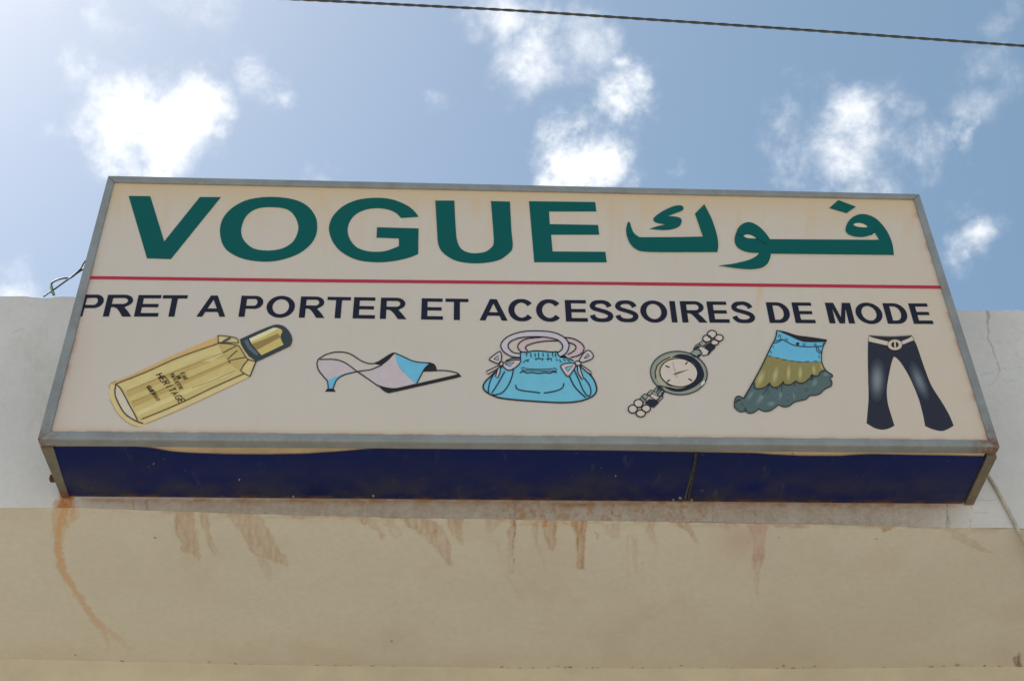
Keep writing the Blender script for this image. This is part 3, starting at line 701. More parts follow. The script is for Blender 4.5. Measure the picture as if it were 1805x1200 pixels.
# second line, bold sans capitals fitted to the photographed boxes
def arc(cx, cy, rx, ry, a0, a1, n): return [(cx + rx * math.cos(math.radians(a)), cy + ry * math.sin(math.radians(a))) for a in np.linspace(a0, a1, n)]
def thick_path(c, base, ext):
    p = np.array(smooth_path(c, False, 5)); d = np.gradient(p, axis=0); d /= np.linalg.norm(d, axis=1)[:, None]; n = np.stack([-d[:, 1], d[:, 0]], 1)
    h = base + ext * np.abs(n[:, 0]); return [tuple(q) for q in (p + n * h[:, None])] + [tuple(q) for q in (p - n * h[:, None])[::-1]]
def glyph(ch, s, b=.155):
    if ch == 'E': return [([(0,0),(1,0),(1,b+.01),(s,b+.01),(s,.43),(.93,.43),(.93,.43+b),(s,.43+b),(s,1-b),(.97,1-b),(.97,1),(0,1)], [])]
    if ch == 'T': return [([(.5-s/2,0),(.5+s/2,0),(.5+s/2,1-b),(1,1-b),(1,1),(0,1),(0,1-b),(.5-s/2,1-b)], [])]
    if ch == 'I': return [([(0,0),(1,0),(1,1),(0,1)], [])]
    if ch == 'A': return [([(0,0),(s*.98,0),(s*.98+.075,.22),(1-s*.98-.075,.22),(1-s*.98,0),(1,0),(.5+s*.56,1),(.5-s*.56,1)], [[(s*.98+.135,.385),(.5,.80),(1-s*.98-.135,.385)]])]
    if ch == 'O': return [(arc(.5,.5,.5,.52,0,350,36), [arc(.5,.5,.5-s*.98,.355,0,350,36)])]
    if ch == 'D': return [([(0,0),(.45,0)] + arc(.48,.5,.52,.5,-85,85,18) + [(.45,1),(0,1)], [[(s,b)] + arc(.44,.5,.56-s,.5-b,-85,85,14) + [(s,1-b)]])]
    if ch in 'PR':
        y0 = .38 if ch == 'P' else .43
        ym, ry = (1 + y0) / 2, (1 - y0) / 2
        rx = .36
        hole = [(s,y0+b*.95)] + arc(1-rx-.03,ym,rx-s*.86,ry-b*.95,-85,85,10) + [(s,1-b)]
        if ch == 'P': return [([(0,0),(s,0),(s,y0)] + arc(1-rx,ym,rx,ry,-88,88,16) + [(0,1)], [hole])]
        return [([(0,0),(s,0),(s,.43),(s+.10,.43),(.44,.37),(.56,.22),(.70,0),(1.03,0),(.88,.22),(.78,.34),(.70,.415)] + arc(.965-rx,ym+.01,rx,ry-.005,-62,88,14) + [(0,1)], [hole])]
    if ch == 'M': return [([(0,0),(s,0),(s,.72),(.5-s*.45,0),(.5+s*.45,0),(1-s,.72),(1-s,0),(1,0),(1,1),(1-s*1.38,1),(.5,.30),(s*1.38,1),(0,1)], [])]
    if ch == 'C': return [(thick_path(arc(.515,.5,.405,.435,36,322,24), .083, .035), [])]
    if ch == 'S': return [(thick_path([(.87,.70),(.80,.83),(.64,.915),(.46,.925),(.26,.885),(.14,.745),(.21,.62),(.45,.535),(.70,.455),(.865,.35),(.875,.21),(.73,.10),(.5,.072),(.28,.105),(.155,.20),(.11,.31)], .083, .033), [])]
ROW = [('P',139.5,181),('R',185.9,234.4),('E',240.2,282.3),('T',283.8,327.8),('A',349.4,400.1),('P',423.1,463.2),('O',469.9,519.9),('R',528.6,572.4),('T',575.9,617.4),('E',622.9,661.9),('R',670.6,715.8),
       ('E',742.9,781.1),('T',785,825.7),('A',845.2,894.5),('C',896.5,941),('C',945.4,990),('E',996.5,1034.9),('S',1039,1080),('S',1084,1124),('O',1128.7,1175.9),('I',1181.9,1191.9),('R',1200.5,1242.9),('E',1247.9,1283.5),('S',1289.5,1329),
       ('D',1353.3,1391.8),('E',1398.7,1434.1),('M',1458.1,1502.7),('O',1508.4,1554.9),('D',1560.2,1598.5),('E',1605.8,1640.1)]
TOPL = [(160,519.5),(430,521.5),(640,524.3),(760,526.3),(1000,529),(1150,530.6),(1310,532.2),(1370,533.1),(1620,535.2)]
BOTL = [(160,558.2),(430,558.6),(690,562.5),(760,563.7),(1000,567),(1100,567.8),(1310,569.4),(1370,569.4),(1620,571.2)]
for ch, x0, x1 in ROW:
    xm = (x0 + x1) / 2; yt_, yb_ = float(interp(TOPL, xm)), float(interp(BOTL, xm)); ymid = (yt_ + yb_) / 2
    ua, ub = unY((x0, ymid), FY)[0], unY((x1, ymid), FY)[0]
    # sloping line: baseline at both ends
    za0, zb0 = unY((x0, float(interp(BOTL, x0))), FY)[2], unY((x1, float(interp(BOTL, x1))), FY)[2]
    h = unY((xm, yt_), FY)[2] - unY((xm, yb_), FY)[2]
    V, F = [], []
    for outer, holes in glyph(ch, 10.6 / (x1 - x0)):
        loops = [[(ua + (ub - ua) * p[0], FY - .0012, za0 + (zb0 - za0) * p[0] + h * p[1]) for p in lp] for lp in [outer] + holes]
        tri = tessellate_polygon([[Vector((q[0], q[2], 0)) for q in lp] for lp in loops]); flat = [q for lp in loops for q in lp]
        V += flat
        for tr in tri:
            a, b2, c = (np.array(flat[i]) for i in tr); F.append(tuple(tr) if np.cross(b2 - a, c - a)[1] < 0 else tuple(tr[::-1]))
    child('letter', pyd('letter', V, F), ink(NAVY), sign)

# --- perfume bottle
DK = (62, 58, 52)
A = Art((180, 560), 5.157)
bt = A.fill('perfume_picture', [(62,650),(75,605),(130,575),(400,458),(700,318),(1050,172,1),(1060,165,1),(1140,170),(1230,195),(1262,235),(1330,330),(1402,402,1),(1347,537,1),(1100,655),(760,815),(390,970),(330,990),(255,968),(150,882),(78,745)], (188,170,122), 1, sign)
A.fill('orange_edge', [(90,592),(130,575),(400,458),(700,318),(1050,172,1),(1052,236,1),(700,362),(400,492),(130,603)], (182,150,98), 2, bt)
A.fill('gold_body', [(132,610,1),(600,420),(1060,242,1),(1240,258,1),(1320,382,1),(1258,487,1),(1290,512,1),(760,757),(345,935,1),(310,925),(250,800),(190,700)], (180,162,106), 2, bt)
for q, col_ in (([(140,610),(1060,245),(1085,300),(215,672)], (184,168,116)), ([(215,672),(700,480),(1100,322),(1120,345),(700,520),(240,720)], (168,146,92)), ([(262,772),(700,588),(1150,398),(1165,415),(700,625),(285,815)], (166,143,90)),
             ([(300,865),(760,655),(1215,465),(1235,478),(760,700),(320,900)], (190,174,124)), ([(900,400),(1060,300),(1110,330),(1000,400)], (184,170,120)), ([(1020,560),(1180,470),(1225,478),(1100,560)], (184,170,120))):
    A.fill('shade_stripe', q, col_, 3, bt, sm=False)
A.fill('base_lens', [(130,612,1),(165,645),(205,712),(250,800),(290,870),(322,935,1),(285,925),(200,862),(132,742),(118,680)], (182,172,152), 4, bt)
A.fill('shoulder', [(1060,242,1),(1240,258,1),(1320,382,1),(1258,487,1),(1150,400,1),(1100,322,1)], (168,150,96), 4, bt, sm=False)
A.strokes('outline', [[(1055,165),(1056,236)],[(1050,166),(1130,172),(1222,192),(1242,232)],[(1056,232),(1150,230),(1242,232)],[(1060,236),(1160,242),(1245,260)],[(125,606),(400,497),(700,364),(1060,238)],
            {'w':11,'p':[(126,606),(118,680),(132,742),(200,865),(290,932),(375,966)]},{'w':10,'p':[(132,612),(168,648),(205,712),(250,800),(290,870),(322,936)]},[(360,925),(560,845),(760,757),(1000,642),(1290,512)],
            [(1240,255),(1275,310),(1322,378),(1402,402)],[(1262,235),(1300,300),(1345,360)],{'w':11,'p':[(1400,402),(1372,470),(1346,537)]},[(1346,537),(1300,515),(1258,486)],[(1258,486),(1290,430),(1330,386)],
            [(1100,324),(1160,292),(1222,262)],[(1142,384),(1180,345),(1230,302)],[(1150,398),(1230,378),(1308,364)],[(1150,398),(1165,415)]], 8, DK, 6, bt)
A.strokes('facet_line', [[(225,668),(700,478),(1100,322)],[(265,770),(700,590),(1150,398)],[(820,640),(1000,575),(1215,478)],[(70,745),(150,882),(255,968),(330,990)],[(390,970),(760,815),(1340,545)],[(65,650),(75,605),(130,575)]], 4, (140,118,78), 5, bt)
A.strokes('shoulder_mark', [[(1095,228),(1130,205),(1168,185)]], 22, (78,78,72), 5, bt)
A.fill('cap', [(1252,200,1),(1400,132),(1540,76),(1600,66),(1660,85),(1708,138),(1730,200),(1716,248),(1688,272),(1440,388),(1402,402,1),(1330,345),(1275,268)], (52,60,64), 5, bt)
A.fill('cap_gold', [(1338,196,1),(1450,145),(1560,96),(1615,105),(1638,128),(1622,182),(1650,250,1),(1450,346,1),(1400,290),(1362,245)], (178,160,98), 6, bt)
A.fill('cap_shade', [(1362,245,1),(1480,200),(1600,148,1),(1622,182,1),(1500,248),(1405,300,1)], (132,112,70), 7, bt, sm=False)
A.fill('cap_light', [(1338,196,1),(1450,145),(1560,96,1),(1598,108,1),(1480,175),(1352,228,1)], (198,188,148), 7, bt, sm=False)
A.fill('collar_shine', [(1290,215,1),(1322,205,1),(1352,262,1),(1425,335,1),(1405,350,1),(1330,290,1)], (82,92,98), 6, bt, sm=False)
STK = {'H':[[(0,0),(0,1)],[(1,0),(1,1)],[(0,.5),(1,.5)]],'E':[[(1,0),(0,0),(0,1),(1,1)],[(0,.5),(.8,.5)]],'R':[[(0,0),(0,1),(.8,1),(1,.75),(.8,.5),(0,.5)],[(.5,.5),(1,0)]],'I':[[(.5,0),(.5,1)]],'T':[[(.5,0),(.5,1)],[(0,1),(1,1)]],
       'A':[[(0,0),(.5,1),(1,0)],[(.2,.4),(.8,.4)]],'G':[[(1,.85),(.6,1),(.15,.85),(0,.5),(.15,.12),(.6,0),(1,.2),(1,.48),(.6,.48)]],'U':[[(0,1),(0,.25),(.3,0),(.7,0),(1,.25),(1,1)]],'N':[[(0,0),(0,1),(1,0),(1,1)]],
       'D':[[(0,0),(0,1),(.6,1),(1,.6),(1,.4),(.6,0),(0,0)]],'O':[[(.5,0),(.1,.2),(.1,.8),(.5,1),(.9,.8),(.9,.2),(.5,0)]],'L':[[(0,1),(0,0),(1,0)]]}
AT = Art((250, 640), 15.0)
def script(word, start, end, up, w):
    st, en, up = np.array(start, float), np.array(end, float), np.array(up, float); adv = (en - st) / len(word); L = []
    for i, ch in enumerate(word):
        for ln in STK[ch]: L.append([tuple(st + adv * (i + .14 + .68 * x) + up * y) for x, y in ln])
    AT.strokes('lettering', L, w, (38, 32, 28), 7, bt, sm=False)
script('HERITAGE', (362, 322), (1010, 1085), (165, -58), 24)
script('GUERIN', (118, 632), (395, 1010), (98, -34), 24)
script('TOILETTE', (735, 300), (1020, 730), (82, -32), 20)
script('EAU', (1022, 290), (1130, 455), (98, -38), 20); script('DE', (912, 366), (975, 472), (92, -34), 22)

# --- mule shoe
BL, PK, BK = (94, 160, 186), (172, 160, 162), (38, 36, 40)
A = Art((540, 600), 6.2241)
shq = A.fill('shoe_picture', [(130,212,1),(300,210),(385,230),(460,272),(552,338,1),(470,352),(350,390),(238,438,1),(180,375),(125,285)], PK, 1, sign)
A.fill('pink_vamp', [(600,348,1),(720,322),(830,272),(920,190),(972,143,1),(985,205),(1010,280),(1070,355),(1205,470,1),(1100,500),(980,525),(870,515),(780,490),(690,430)], PK, 1, shq)
A.fill('blue_heel', [(235,440,1),(330,398),(470,352),(552,342,1),(400,392),(330,440),(296,527,1),(240,527,1)], BL, 2, shq)
A.fill('blue_vamp', [(974,144,1),(1060,184),(1160,228),(1240,245),(1362,251,1),(1285,342),(1213,472,1),(1190,465),(1100,385),(1020,290),(985,205)], BL, 2, shq)
A.fill('black_sole', [(772,485,1),(870,515),(980,525),(1100,500),(1210,476),(1440,424),(1672,370,1),(1686,385),(1670,408),(1300,493),(935,575),(890,575),(845,553)], BK, 3, shq)
A.fill('black_lining', [(728,252,1),(790,230),(860,185),(940,138),(988,140,1),(955,160),(905,215),(832,272,1),(780,266)], BK, 3, shq)
A.fill('toe_opening', [(1358,250,1),(1400,258),(1425,295),(1432,340,1),(1280,345,1),(1312,295)], BK, 3, shq)
A.fill('heel_tip', [(232,530),(300,530),(323,565),(204,562)], BK, 3, shq, sm=False)
A.strokes('outline', [[(130,212),(200,165),(290,136),(370,130),(450,140),(520,172),(600,225),(680,255),(745,258)],[(136,205),(118,250),(130,320),(180,390),(230,450),(241,528)],[(150,212),(300,211),(390,232),(460,270),(560,345),(700,440),(790,505)],
            [(295,528),(330,440),(400,387),(500,357),(600,338),(700,325),(765,300),(832,270)],[(970,140),(1060,180),(1160,226),(1250,244),(1370,251)],[(1360,253),(1300,310),(1255,390),(1212,472)],[(1428,332),(1540,335),(1640,355),(1682,380)]], 12, BK, 4, shq)

# --- handbag
BB = (98, 163, 184)
A = Art((840, 570), 7.848)
bag = A.fill('handbag_picture', [(612,402,1),(860,392),(1108,398,1),(1150,462,1),(1250,482),(1340,522),(1500,640),(1600,750),(1650,850),(1660,930),(1625,995),(1550,1040),(1400,1085),(1150,1100),(700,1075),(350,1040),(200,990),(110,930),(92,870),(130,800),(250,690),(400,560),(500,505),(608,490,1)], BB, 2, sign)
A.fill('rear_handle', [(620,402,1),(572,345),(585,285),(660,230),(780,206),(900,196),(1030,204),(1135,243,1),(960,250),(800,275),(700,312),(678,350),(712,392,1)], (176,156,158), 1, bag)
A.fill('rear_handle', [(1215,200,1),(1330,215),(1430,265),(1485,330),(1470,400),(1400,452),(1300,476),(1215,462,1),(1270,435),(1350,382),(1375,332),(1340,292),(1262,268,1)], (176,156,158), 1, bag)
A.fill('front_handle', [(602,476,1),(480,460),(380,400),(335,320),(370,240),(470,170),(640,120),(860,110),(1060,130),(1200,190),(1270,270),(1275,340),(1235,420),(1160,468,1),(1112,412,1),(1175,372),(1190,310),(1130,240),(1010,205),(850,190),(620,200),(480,250),(435,310),(460,370),(520,412),(602,424,1)], (172,164,172), 3, bag)
OUT = (36, 38, 48)
A.strokes('outline', [{'w':20,'p':[(400,560),(250,690),(130,800),(92,870),(110,930),(200,990),(350,1040),(700,1075),(1150,1100),(1400,1085),(1550,1040),(1625,995),(1660,930),(1650,850),(1600,750),(1500,640),(1440,585)]},
     [(602,478),(480,462),(380,400),(335,320),(370,240),(470,170),(640,120),(860,110),(1060,130),(1200,190),(1270,270),(1275,340),(1235,420),(1160,468)],[(1112,412),(1175,372),(1190,310),(1130,240),(1010,205),(850,190),(620,200),(480,250),(435,310),(460,370),(520,412),(602,424)],
     [(620,402),(572,345),(585,285),(660,230),(780,206),(900,196)],[(1135,246),(960,250),(800,275),(700,312),(678,350),(712,392)],[(1215,200),(1330,215),(1430,265),(1485,330),(1470,400),(1400,452),(1300,476)],[(1262,268),(1340,292),(1375,332),(1350,382),(1262,438)],
     [(608,402),(606,450),(608,520)],[(612,404),(660,402),(700,408),(760,390),(840,386),(920,390),(1000,398),(1060,402),(1108,398),(1130,440),(1150,462)],[(510,640),(490,740),(440,860),(370,950),(300,985),(215,995)],[(250,680),(190,800),(165,900),(165,960)],[(390,670),(300,830),(210,970)],
     {'w':18,'p':[(1285,740),(1350,870),(1430,960),(1510,1030)]},[(1350,650),(1420,800),(1470,920),(1540,1010),(1580,970),(1565,870),(1490,760)],[(400,525),(490,490),(600,482)],[(1150,470),(1250,482),(1340,522)],{'w':26,'p':[(1165,470),(1215,462),(1240,485)]},
     {'w':10,'p':[(622,632),(642,612),(700,632),(880,640),(1050,632),(1085,624),(1102,645),(1080,662),(900,662),(700,655),(640,650),(622,632)]},[(600,692),(640,668),(700,690),(760,685),(860,697),(940,686),(1020,692),(1060,675),(1112,684)],[(540,855),(560,910),(640,935),(760,950),(880,966)],[(930,968),(1050,950),(1150,920),(1198,880),(1206,830)]], 16, OUT, 5, bag)
A.strokes('gather_line', [[(x, 400 + (i % 3) * 6), (x + 4, 470 + (i % 2) * 14)] for i, x in enumerate((690,750,808,855,918,985,1050,1092))] + [[(640,555),(680,518),(730,500)],[(705,545),(718,505)],[(800,492),(870,492),(935,495)],[(820,520),(828,495)],[(905,525),(912,495)],[(960,495),(1045,490)],[(985,525),(990,495)],[(1040,530),(1030,492)],[(1120,525),(1100,495)],[(1140,505),(1175,548)],[(1200,490),(1230,530)],[(1245,500),(1300,540)]], 15, OUT, 5, bag, sm=False, taper=True)
BOW = (176, 164, 164)
for q in ([(330,545),(345,470),(330,400),(290,412),(200,480),(182,515),(300,565)], [(375,560),(450,530),(560,513),(612,530),(560,600),(480,650),(420,650),(368,600)], [(310,590,1),(138,672,1),(152,712,1),(262,652,1),(320,612,1)], [(296,620,1),(263,740,1),(290,762,1),(322,690,1),(330,612,1)],
          [(1420,522),(1480,422),(1550,380),(1612,440),(1600,490),(1540,522),(1450,548)], [(1355,562),(1250,560),(1168,588),(1180,640),(1250,735),(1292,720),(1370,600)], [(1395,600,1),(1402,690),(1460,785,1),(1478,760,1),(1445,680),(1425,592,1)], [(1440,578,1),(1580,675),(1592,716,1),(1530,682),(1448,612,1)], ell(340,566,30,28,14), ell(1400,560,44,32,14)):
    A.fill('bow', q, BOW, 6, bag, k=4)
    cl = [tuple(p[:2]) for p in q]; A.strokes('outline', [cl + [cl[0]] if len(q[0]) > 2 else smooth_path(q, True, 3) + [tuple(q[0][:2])]], 15, OUT, 7, bag, sm=False)
for q in ([(240,502),(300,452),(302,522)], [(395,570),(525,545),(460,604)], [(1488,492),(1540,428),(1562,450),(1530,482)], [(1228,622),(1335,588),(1260,672)]):
    A.fill('bow_hole', q, (150,150,150) if q[0][0] in (240, 1488) else BB, 7, bag, sm=False); A.strokes('outline', [q + [q[0]]], 10, OUT, 8, bag, sm=False)

# --- watch
A = Art((1090, 570), 6.6667)
GY = (128, 134, 124)
wt = A.fill('watch_picture', ell(710, 588, 332, 252, 48, .10), GY, 2, sign, sm=False)
A.fill('bezel', ell(712, 586, 285, 218, 44, .10), (150, 146, 122), 3, wt, sm=False)
A.fill('dark_ring', [(618,402,1),(720,365),(850,388),(950,468),(1004,580),(990,665),(905,745),(800,792),(700,806),(600,786),(515,735,1),(600,752),(700,770),(800,745),(880,690),(925,620),(925,560),(890,480),(820,435),(720,408)], (34,36,48), 4, wt)
A.fill('dial', ell(708, 584, 220, 164, 40, .10), (182, 170, 158), 5, wt, sm=False)
cl = ell(708, 584, 222, 166, 44, .10); c2 = ell(710, 588, 334, 254, 48, .10)
LK = (40, 42, 46)
A.strokes('outline', [cl + cl[:2], {'w':12,'p':c2 + c2[:2]}, [(440,655),(430,580),(455,500),(520,440),(610,400)], {'w':15,'p':[(552,503),(600,524)]}, {'w':15,'p':[(784,487),(813,460)]}, {'w':15,'p':[(822,655),(864,680)]}, {'w':15,'p':[(570,692),(604,666)]},
                      [(800,438),(850,460),(880,484)], [(560,705),(590,728),(628,740)]], 12, LK, 6, wt, sm=False)
A.fill('hand', [(640,602),(665,612),(695,602),(838,543),(690,580)], (84,84,80), 6, wt, sm=False)
A.strokes('hand', [[(636,455),(668,585)],[(672,600),(686,645)]], 7, (140,134,124), 6, wt, sm=False)
A.fill('crown', [(972,702),(1010,676),(1018,700),(972,748)], (190,184,170), 6, wt, sm=False)
for q, c_ in (([(845,355),(900,312),(962,318),(985,352),(935,405),(885,392)], GY), ([(940,285),(985,272),(1062,325),(1048,372),(995,386),(962,345)], (182,170,158)), ([(945,240),(1000,200),(1035,235),(985,278)], GY), ([(880,315),(905,262),(945,240),(950,268),(915,312)], GY),
              ([(412,792),(470,732),(525,748),(460,835)], GY), ([(455,835),(525,772),(545,800),(490,862)], GY), ([(330,835),(385,785),(412,800),(372,850)], GY), ([(365,858),(400,826),(482,872),(440,905)], (182,170,158)), ([(270,860),(310,830),(352,858),(310,905)], GY), ([(248,885),(282,868),(330,905),(292,925)], GY), ([(465,900),(520,835),(525,872),(478,922)], GY)):
    A.fill('link', q, c_, 3, wt, sm=False); A.strokes('outline', [q + [q[0]]], 10, LK, 4, wt, sm=False)
for q in ([(1008,272),(1062,232),(1135,262),(1140,292),(1090,340),(1062,375),(1010,388),(985,378),(1040,372),(1062,325)], [(308,935),(365,890),(460,908),(476,940),(412,998),(370,980)], [(905,400),(950,360),(968,385),(935,412)], [(890,300),(930,262),(940,280),(905,318)], [(470,742),(520,735),(500,765),(440,825)], [(505,820),(545,795),(520,870),(500,860)]):
    A.fill('dark_link', q, (36,38,50), 5, wt, sm=False)
for (x, y, rx, ry) in ((1098,135,54,45),(1180,178,50,38),(1040,186,50,40),(1131,230,45,32),(235,945,52,46),(168,1012,52,48),(325,1006,50,42),(262,1064,54,40)):
    A.fill('stone', ell(x, y, rx, ry, 24), (180,169,158), 6, wt, sm=False); e = ell(x, y, rx, ry, 26); A.strokes('outline', [e + e[:2]], 14, LK, 7, wt, sm=False)

# --- skirt
A = Art((1280, 570), 7.06)
sk = A.fill('skirt_picture', [(480,450,1),(1185,475,1),(1205,535),(1240,590),(1310,640),(1322,668),(1290,692),(1312,725),(1308,782),(1230,822),(1150,890),(1040,906),(990,950),(850,985),(790,1030),(720,1045),(650,1020),(560,1085),(480,1100),(400,1072),(350,1110),(290,1125),(245,1098),(170,1105),(110,1060),(98,1010),(115,930),(160,910),(215,938,1),(340,720)], (76, 92, 92), 1, sign)
A.fill('olive_tier', [(510,402,1),(650,432),(800,472),(1000,487),(1185,475,1),(1200,530),(1237,583,1),(1170,612),(1150,650),(1110,660),(1060,645,1),(1035,690),(960,745),(900,745),(865,720,1),(800,765),(725,765),(712,728,1),(650,790),(590,802),(548,772),(540,745,1),(480,800),(400,820),(355,800),(347,740),(380,660),(450,520)], (124, 116, 74), 3, sk)
for (x, y, rx, ry, r_) in ((425,690,52,130,.38),(610,650,42,130,.2),(775,620,32,125,.06),(920,620,32,115,.05),(1090,580,28,78,-.1),(1185,540,18,50,-.3)):
    A.soft('pleat', (x, y), rx, ry, r_, (158,148,100), (124,116,74), 4, sk)
for (x, y, rx, ry, r_) in ((430,930,40,110,.6),(680,880,30,90,.2),(850,880,26,80,.1),(1240,635,45,32,0),(300,900,30,90,.6),(1100,740,40,60,.5),(560,1000,60,36,-.2)):
    A.soft('pleat', (x, y), rx, ry, r_, (98,117,117), (76,92,92), 2, sk)
for (x, y, rx, ry, r_) in ((520,860,40,90,.3),(1000,830,60,60,.4),(200,1010,60,50,0),(760,960,50,50,0)):
    A.soft('pleat', (x, y), rx, ry, r_, (62,78,76), (76,92,92), 2, sk)
A.fill('blue_yoke', [(628,96,1),(760,150),(900,212),(1000,236),(1232,236,1),(1195,330),(1185,400),(1188,474,1),(1000,484),(800,466),(650,432),(512,402,1),(560,290),(608,195)], (92, 158, 186), 4, sk)
A.fill('waist_opening', [(630,92,1),(740,115),(880,160),(1050,182),(1248,213,1),(1235,238,1),(1000,238),(900,215),(780,160)], (38,36,40), 5, sk)
A.strokes('outline', [{'w':15,'p':[(630,92),(612,190),(560,290),(505,405),(430,560),(345,715),(280,830),(215,938)]},[(1248,213),(1200,310),(1185,400),(1192,500),(1240,590),(1310,640),(1322,668),(1290,692),(1312,725),(1308,782),(1230,822),(1150,890),(1040,906),(990,950),(850,985),(790,1030),(720,1045),(650,1020)],
     [(650,1020),(560,1085),(480,1100),(395,1068)],[(400,1072),(350,1110),(290,1125),(245,1098),(235,1050)],[(245,1098),(170,1105),(110,1060),(98,1010),(115,930),(160,910),(215,938)],[(115,990),(150,960),(180,955)],
     [(347,740),(355,800),(400,820),(480,800),(540,745)],[(540,745),(548,772),(590,802),(650,790),(712,728)],[(712,728),(725,765),(800,765),(865,720)],[(865,720),(900,745),(960,745),(1035,690),(1060,645)],[(1060,645),(1110,660),(1150,650),(1170,612),(1237,583)],[(1060,645),(1075,690),(1050,700)],
     [(700,206),(770,245),(850,280),(1000,298),(1200,290)],[(590,255),(640,240),(705,208)],[(610,225),(650,215),(690,200)],[(1118,300),(1130,350),(1185,385)],[(1140,300),(1155,340),(1190,365)],[(632,94),(740,116),(880,160),(1050,182),(1248,213)]], 11, (40,42,46), 6, sk)
A.strokes('belt_loop', [[(650,180),(655,150),(678,152),(672,190)],[(725,220),(738,195),(760,205),(752,235)],[(955,290),(958,255),(980,255),(975,295)],[(1097,290),(1100,258),(1118,258),(1114,295)],[(1203,280),(1210,248),(1228,250)],[(575,285),(590,310)],[(548,345),(560,385)],[(1148,405),(1160,440)]], 9, (40,46,52), 6, sk, sm=False)
A.strokes('seam', [[(520,408),(560,415)],[(620,432),(655,438)],[(700,455),(740,462)],[(800,472),(850,478)],[(880,484),(930,484)],[(980,480),(1030,478)],[(1090,478),(1130,476)]], 9, (60,70,70), 6, sk, sm=False)
A.strokes('fold_mark', [[(700,740),(690,810),(690,870)],[(540,760),(500,830),(440,900)],[(640,800),(620,830)],[(850,740),(850,790)],[(860,900),(850,830)]], 12, (54,64,66), 5, sk, taper=True)
A.fill('button', ell(888, 260, 22, 19, 16), (36,36,40), 6, sk, sm=False)

# --- flared jeans
A = Art((1500, 570), 6.0)
JD = (40, 42, 52)
jn = A.fill('jeans_picture', [(190,130,1),(420,142),(640,130,1),(690,220),(722,310),(780,480),(852,660),(960,830),(1040,970),(1085,1080,1),(1040,1108),(965,1137),(870,1120),(785,1085,1),(760,960),(710,780),(620,570),(530,420),(465,355),(440,380),(410,500),(380,680),(387,830),(422,960),(460,1080,1),(400,1110),(330,1123),(250,1105),(165,1055,1),(175,940),(186,760),(178,400),(180,200)], JD, 1, sign)
A.soft('faded_knee', (276, 600), 94, 235, .02, (108,114,120), JD, 2, jn, .9)
A.soft('faded_knee', (722, 610), 72, 225, -.40, (98,104,112), JD, 2, jn, .9)
A.fill('belt', [(188,137,1),(250,160),(396,196,1),(396,240,1),(250,207),(185,192,1)], (178,166,152), 3, jn)
A.fill('belt', [(532,192,1),(600,165),(642,140,1),(665,178,1),(600,205),(545,226,1)], (178,166,152), 3, jn)
A.fill('buckle', ell(463, 232, 76, 56, 32), (180,166,150), 4, jn, sm=False)
A.fill('buckle_slot', ell(463, 230, 40, 33, 24), (48,40,38), 5, jn, sm=False)
A.fill('buckle_bar', [(453,196),(470,194),(474,262),(458,264)], (180,166,150), 6, jn, sm=False)
e = ell(463, 232, 77, 57, 32); A.strokes('outline', [e + e[:2], [(188,132),(420,143),(640,130)], [(640,132),(668,178)]], 5, (120,96,84), 6, jn, sm=False)

# ------------------------------------------------------------------ wires and cable
def tube(name, pts, r, mat, n=8, parent=None, sub=6):
    p = np.array(smooth_path([tuple(q) for q in pts], False, sub)) if len(pts[0]) == 2 else None
    if p is None:
        pts = np.array(pts, float); res = []
        for i in range(len(pts) - 1):
            p0, p1, p2, p3 = pts[max(i - 1, 0)], pts[i], pts[i + 1], pts[min(i + 2, len(pts) - 1)]
            for u in np.arange(sub) / sub: res.append(.5 * (2 * p1 + (p2 - p0) * u + (2 * p0 - 5 * p1 + 4 * p2 - p3) * u * u + (3 * p1 - p0 - 3 * p2 + p3) * u ** 3))
        res.append(pts[-1]); p = np.array(res)
    d = np.gradient(p, axis=0); d /= np.linalg.norm(d, axis=1)[:, None]; V, F = [], []
    for q, t_ in zip(p, d):
        a = np.cross(t_, (0, 0, 1.)); a = a / np.linalg.norm(a) if np.linalg.norm(a) > 1e-3 else np.array([1., 0, 0]); b = np.cross(t_, a)
        V += [q + r * (math.cos(2 * math.pi * k / n) * a + math.sin(2 * math.pi * k / n) * b) for k in range(n)]
    for i in range(len(p) - 1):
        F += [(i * n + k, i * n + (k + 1) % n, (i + 1) * n + (k + 1) % n, (i + 1) * n + k) for k in range(n)]
    F += [tuple(range(n))[::-1], tuple((len(p) - 1) * n + k for k in range(n))]
    return link(name, pyd(name, V, F), mat, parent, True)
# overhead line: two twisted conductors passing over the roof
wp = [unY(q, 1.1) for q in ((505, -1.5), (902, 18.5), (1400, 52), (1805, 81.5))]
lo_, hi_ = wp[0] + (wp[0] - wp[1]) * 7, wp[-1] + (wp[-1] - wp[-2]) * 7
allp = [lo_] + wp + [hi_]; L = []
for a, b in zip(allp[:-1], allp[1:]):
    k = max(2, int(np.linalg.norm(b - a) / .02))
    for i in range(k): L.append(a + (b - a) * i / k)
L.append(allp[-1]); L = np.array(L)
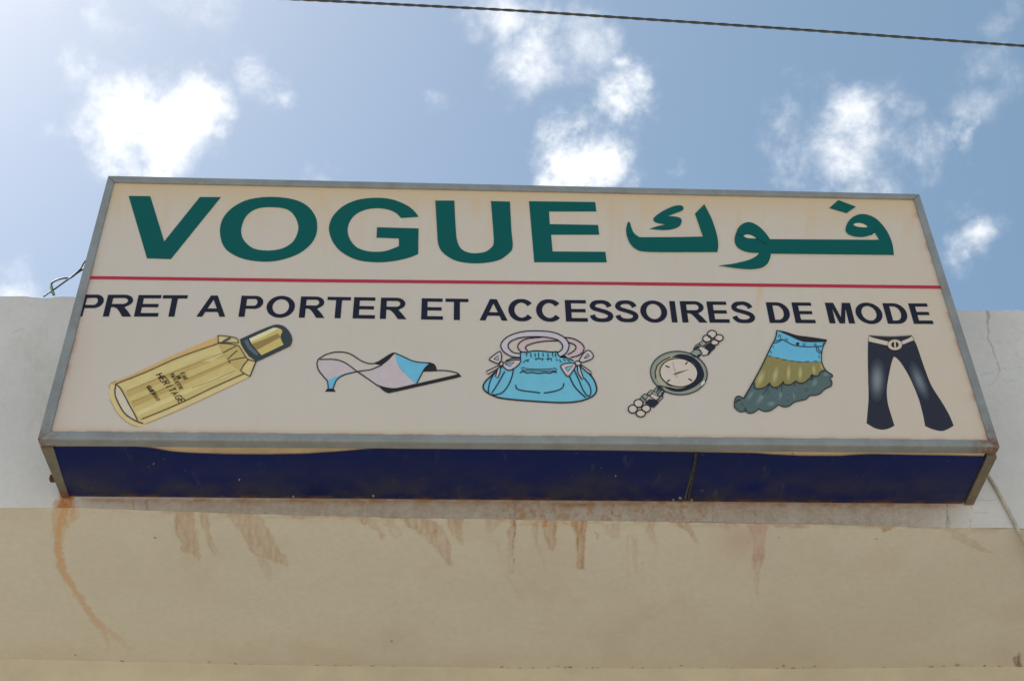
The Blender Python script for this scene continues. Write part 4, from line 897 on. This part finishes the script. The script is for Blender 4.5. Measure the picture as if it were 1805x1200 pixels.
# ease the joints of the chain
ker = np.ones(25) / 25; Ls = L.copy()
for c_ in range(3): Ls[12:-12, c_] = np.convolve(L[:, c_], ker, 'valid')
M_WIRE = plain('black_cable', (.030, .032, .030), .6, 0, .3, 60)
ow = bpy.data.objects.new('overhead_line', None); COL.objects.link(ow); ow.location = tuple(Ls[len(Ls) // 2])
tag(ow, 'black twisted overhead line crossing the sky above the sign', 'power line')
for ph in (0, math.pi):
    ang = np.arange(len(Ls)) * .02 / .16 * 2 * math.pi + ph
    Q = Ls + np.stack([0 * ang, np.cos(ang), np.sin(ang)], 1) * .0028
    o = tube('conductor', Q, .0062, M_WIRE, 6, None, 1); o.parent = ow; o.matrix_parent_inverse = Matrix.Translation(ow.location).inverted()
# green-black leads from behind the sign down to the parapet
Z0 = (0, 440); sc = 6.665; YW = D + .07
M_LEAD = plain('green_black_lead', (.02, .045, .035), .55, 0, .6, 90)
M_TIP = plain('frayed_green_tape', (.22, .36, .25), .8, 0, .3, 90)
lw = bpy.data.objects.new('electric_leads', None); COL.objects.link(lw)
def w3(p, dy=0): return unY((Z0[0] + p[0] / sc, Z0[1] + p[1] / sc), YW + dy)
a_ = [w3(p) for p in ((1060,60),(985,155),(955,212),(900,268),(830,328),(740,393),(650,458),(580,503),(512,552))]
b_ = [w3(p, .004) for p in ((1060,180),(965,236),(890,286),(825,332),(750,335),(680,353),(615,387),(602,430),(613,485),(632,530))]
lw.location = tuple(a_[-1])
tag(lw, 'thin green and black electric leads looping from the sign to the parapet top', 'wires')
for nm, q, r_, mt in (('lead', a_, .0030, M_LEAD), ('lead', b_, .0036, M_LEAD), ('bare_end', b_[-3:], .0062, M_TIP)):
    o = tube(nm, q, r_, mt, 8, None, 6); o.parent = lw; o.matrix_parent_inverse = Matrix.Translation(lw.location).inverted()
# pale cable on the wall, over the edge and back along the soffit
M_CAB = plain('painted_cable', (.55, .50, .41), .7, 0, .2, 20)
cp = [unY(p, D - .006) for p in ((1722, 800), (1744, 840), (1757, 862), (1772, 890), (1786, 917))]
e0 = unY((1793, 931), D - .006); cp.append(e0); zc = e0[2] - .010
cp += [unZ(p, zc) for p in ((1799, 944), (1812, 970), (1835, 1020), (1865, 1090))]
cb = tube('wall_cable', cp, .0062, M_CAB, 10, None, 6)
tag(cb, 'pale painted cable running down the white wall from behind the sign', 'cable')
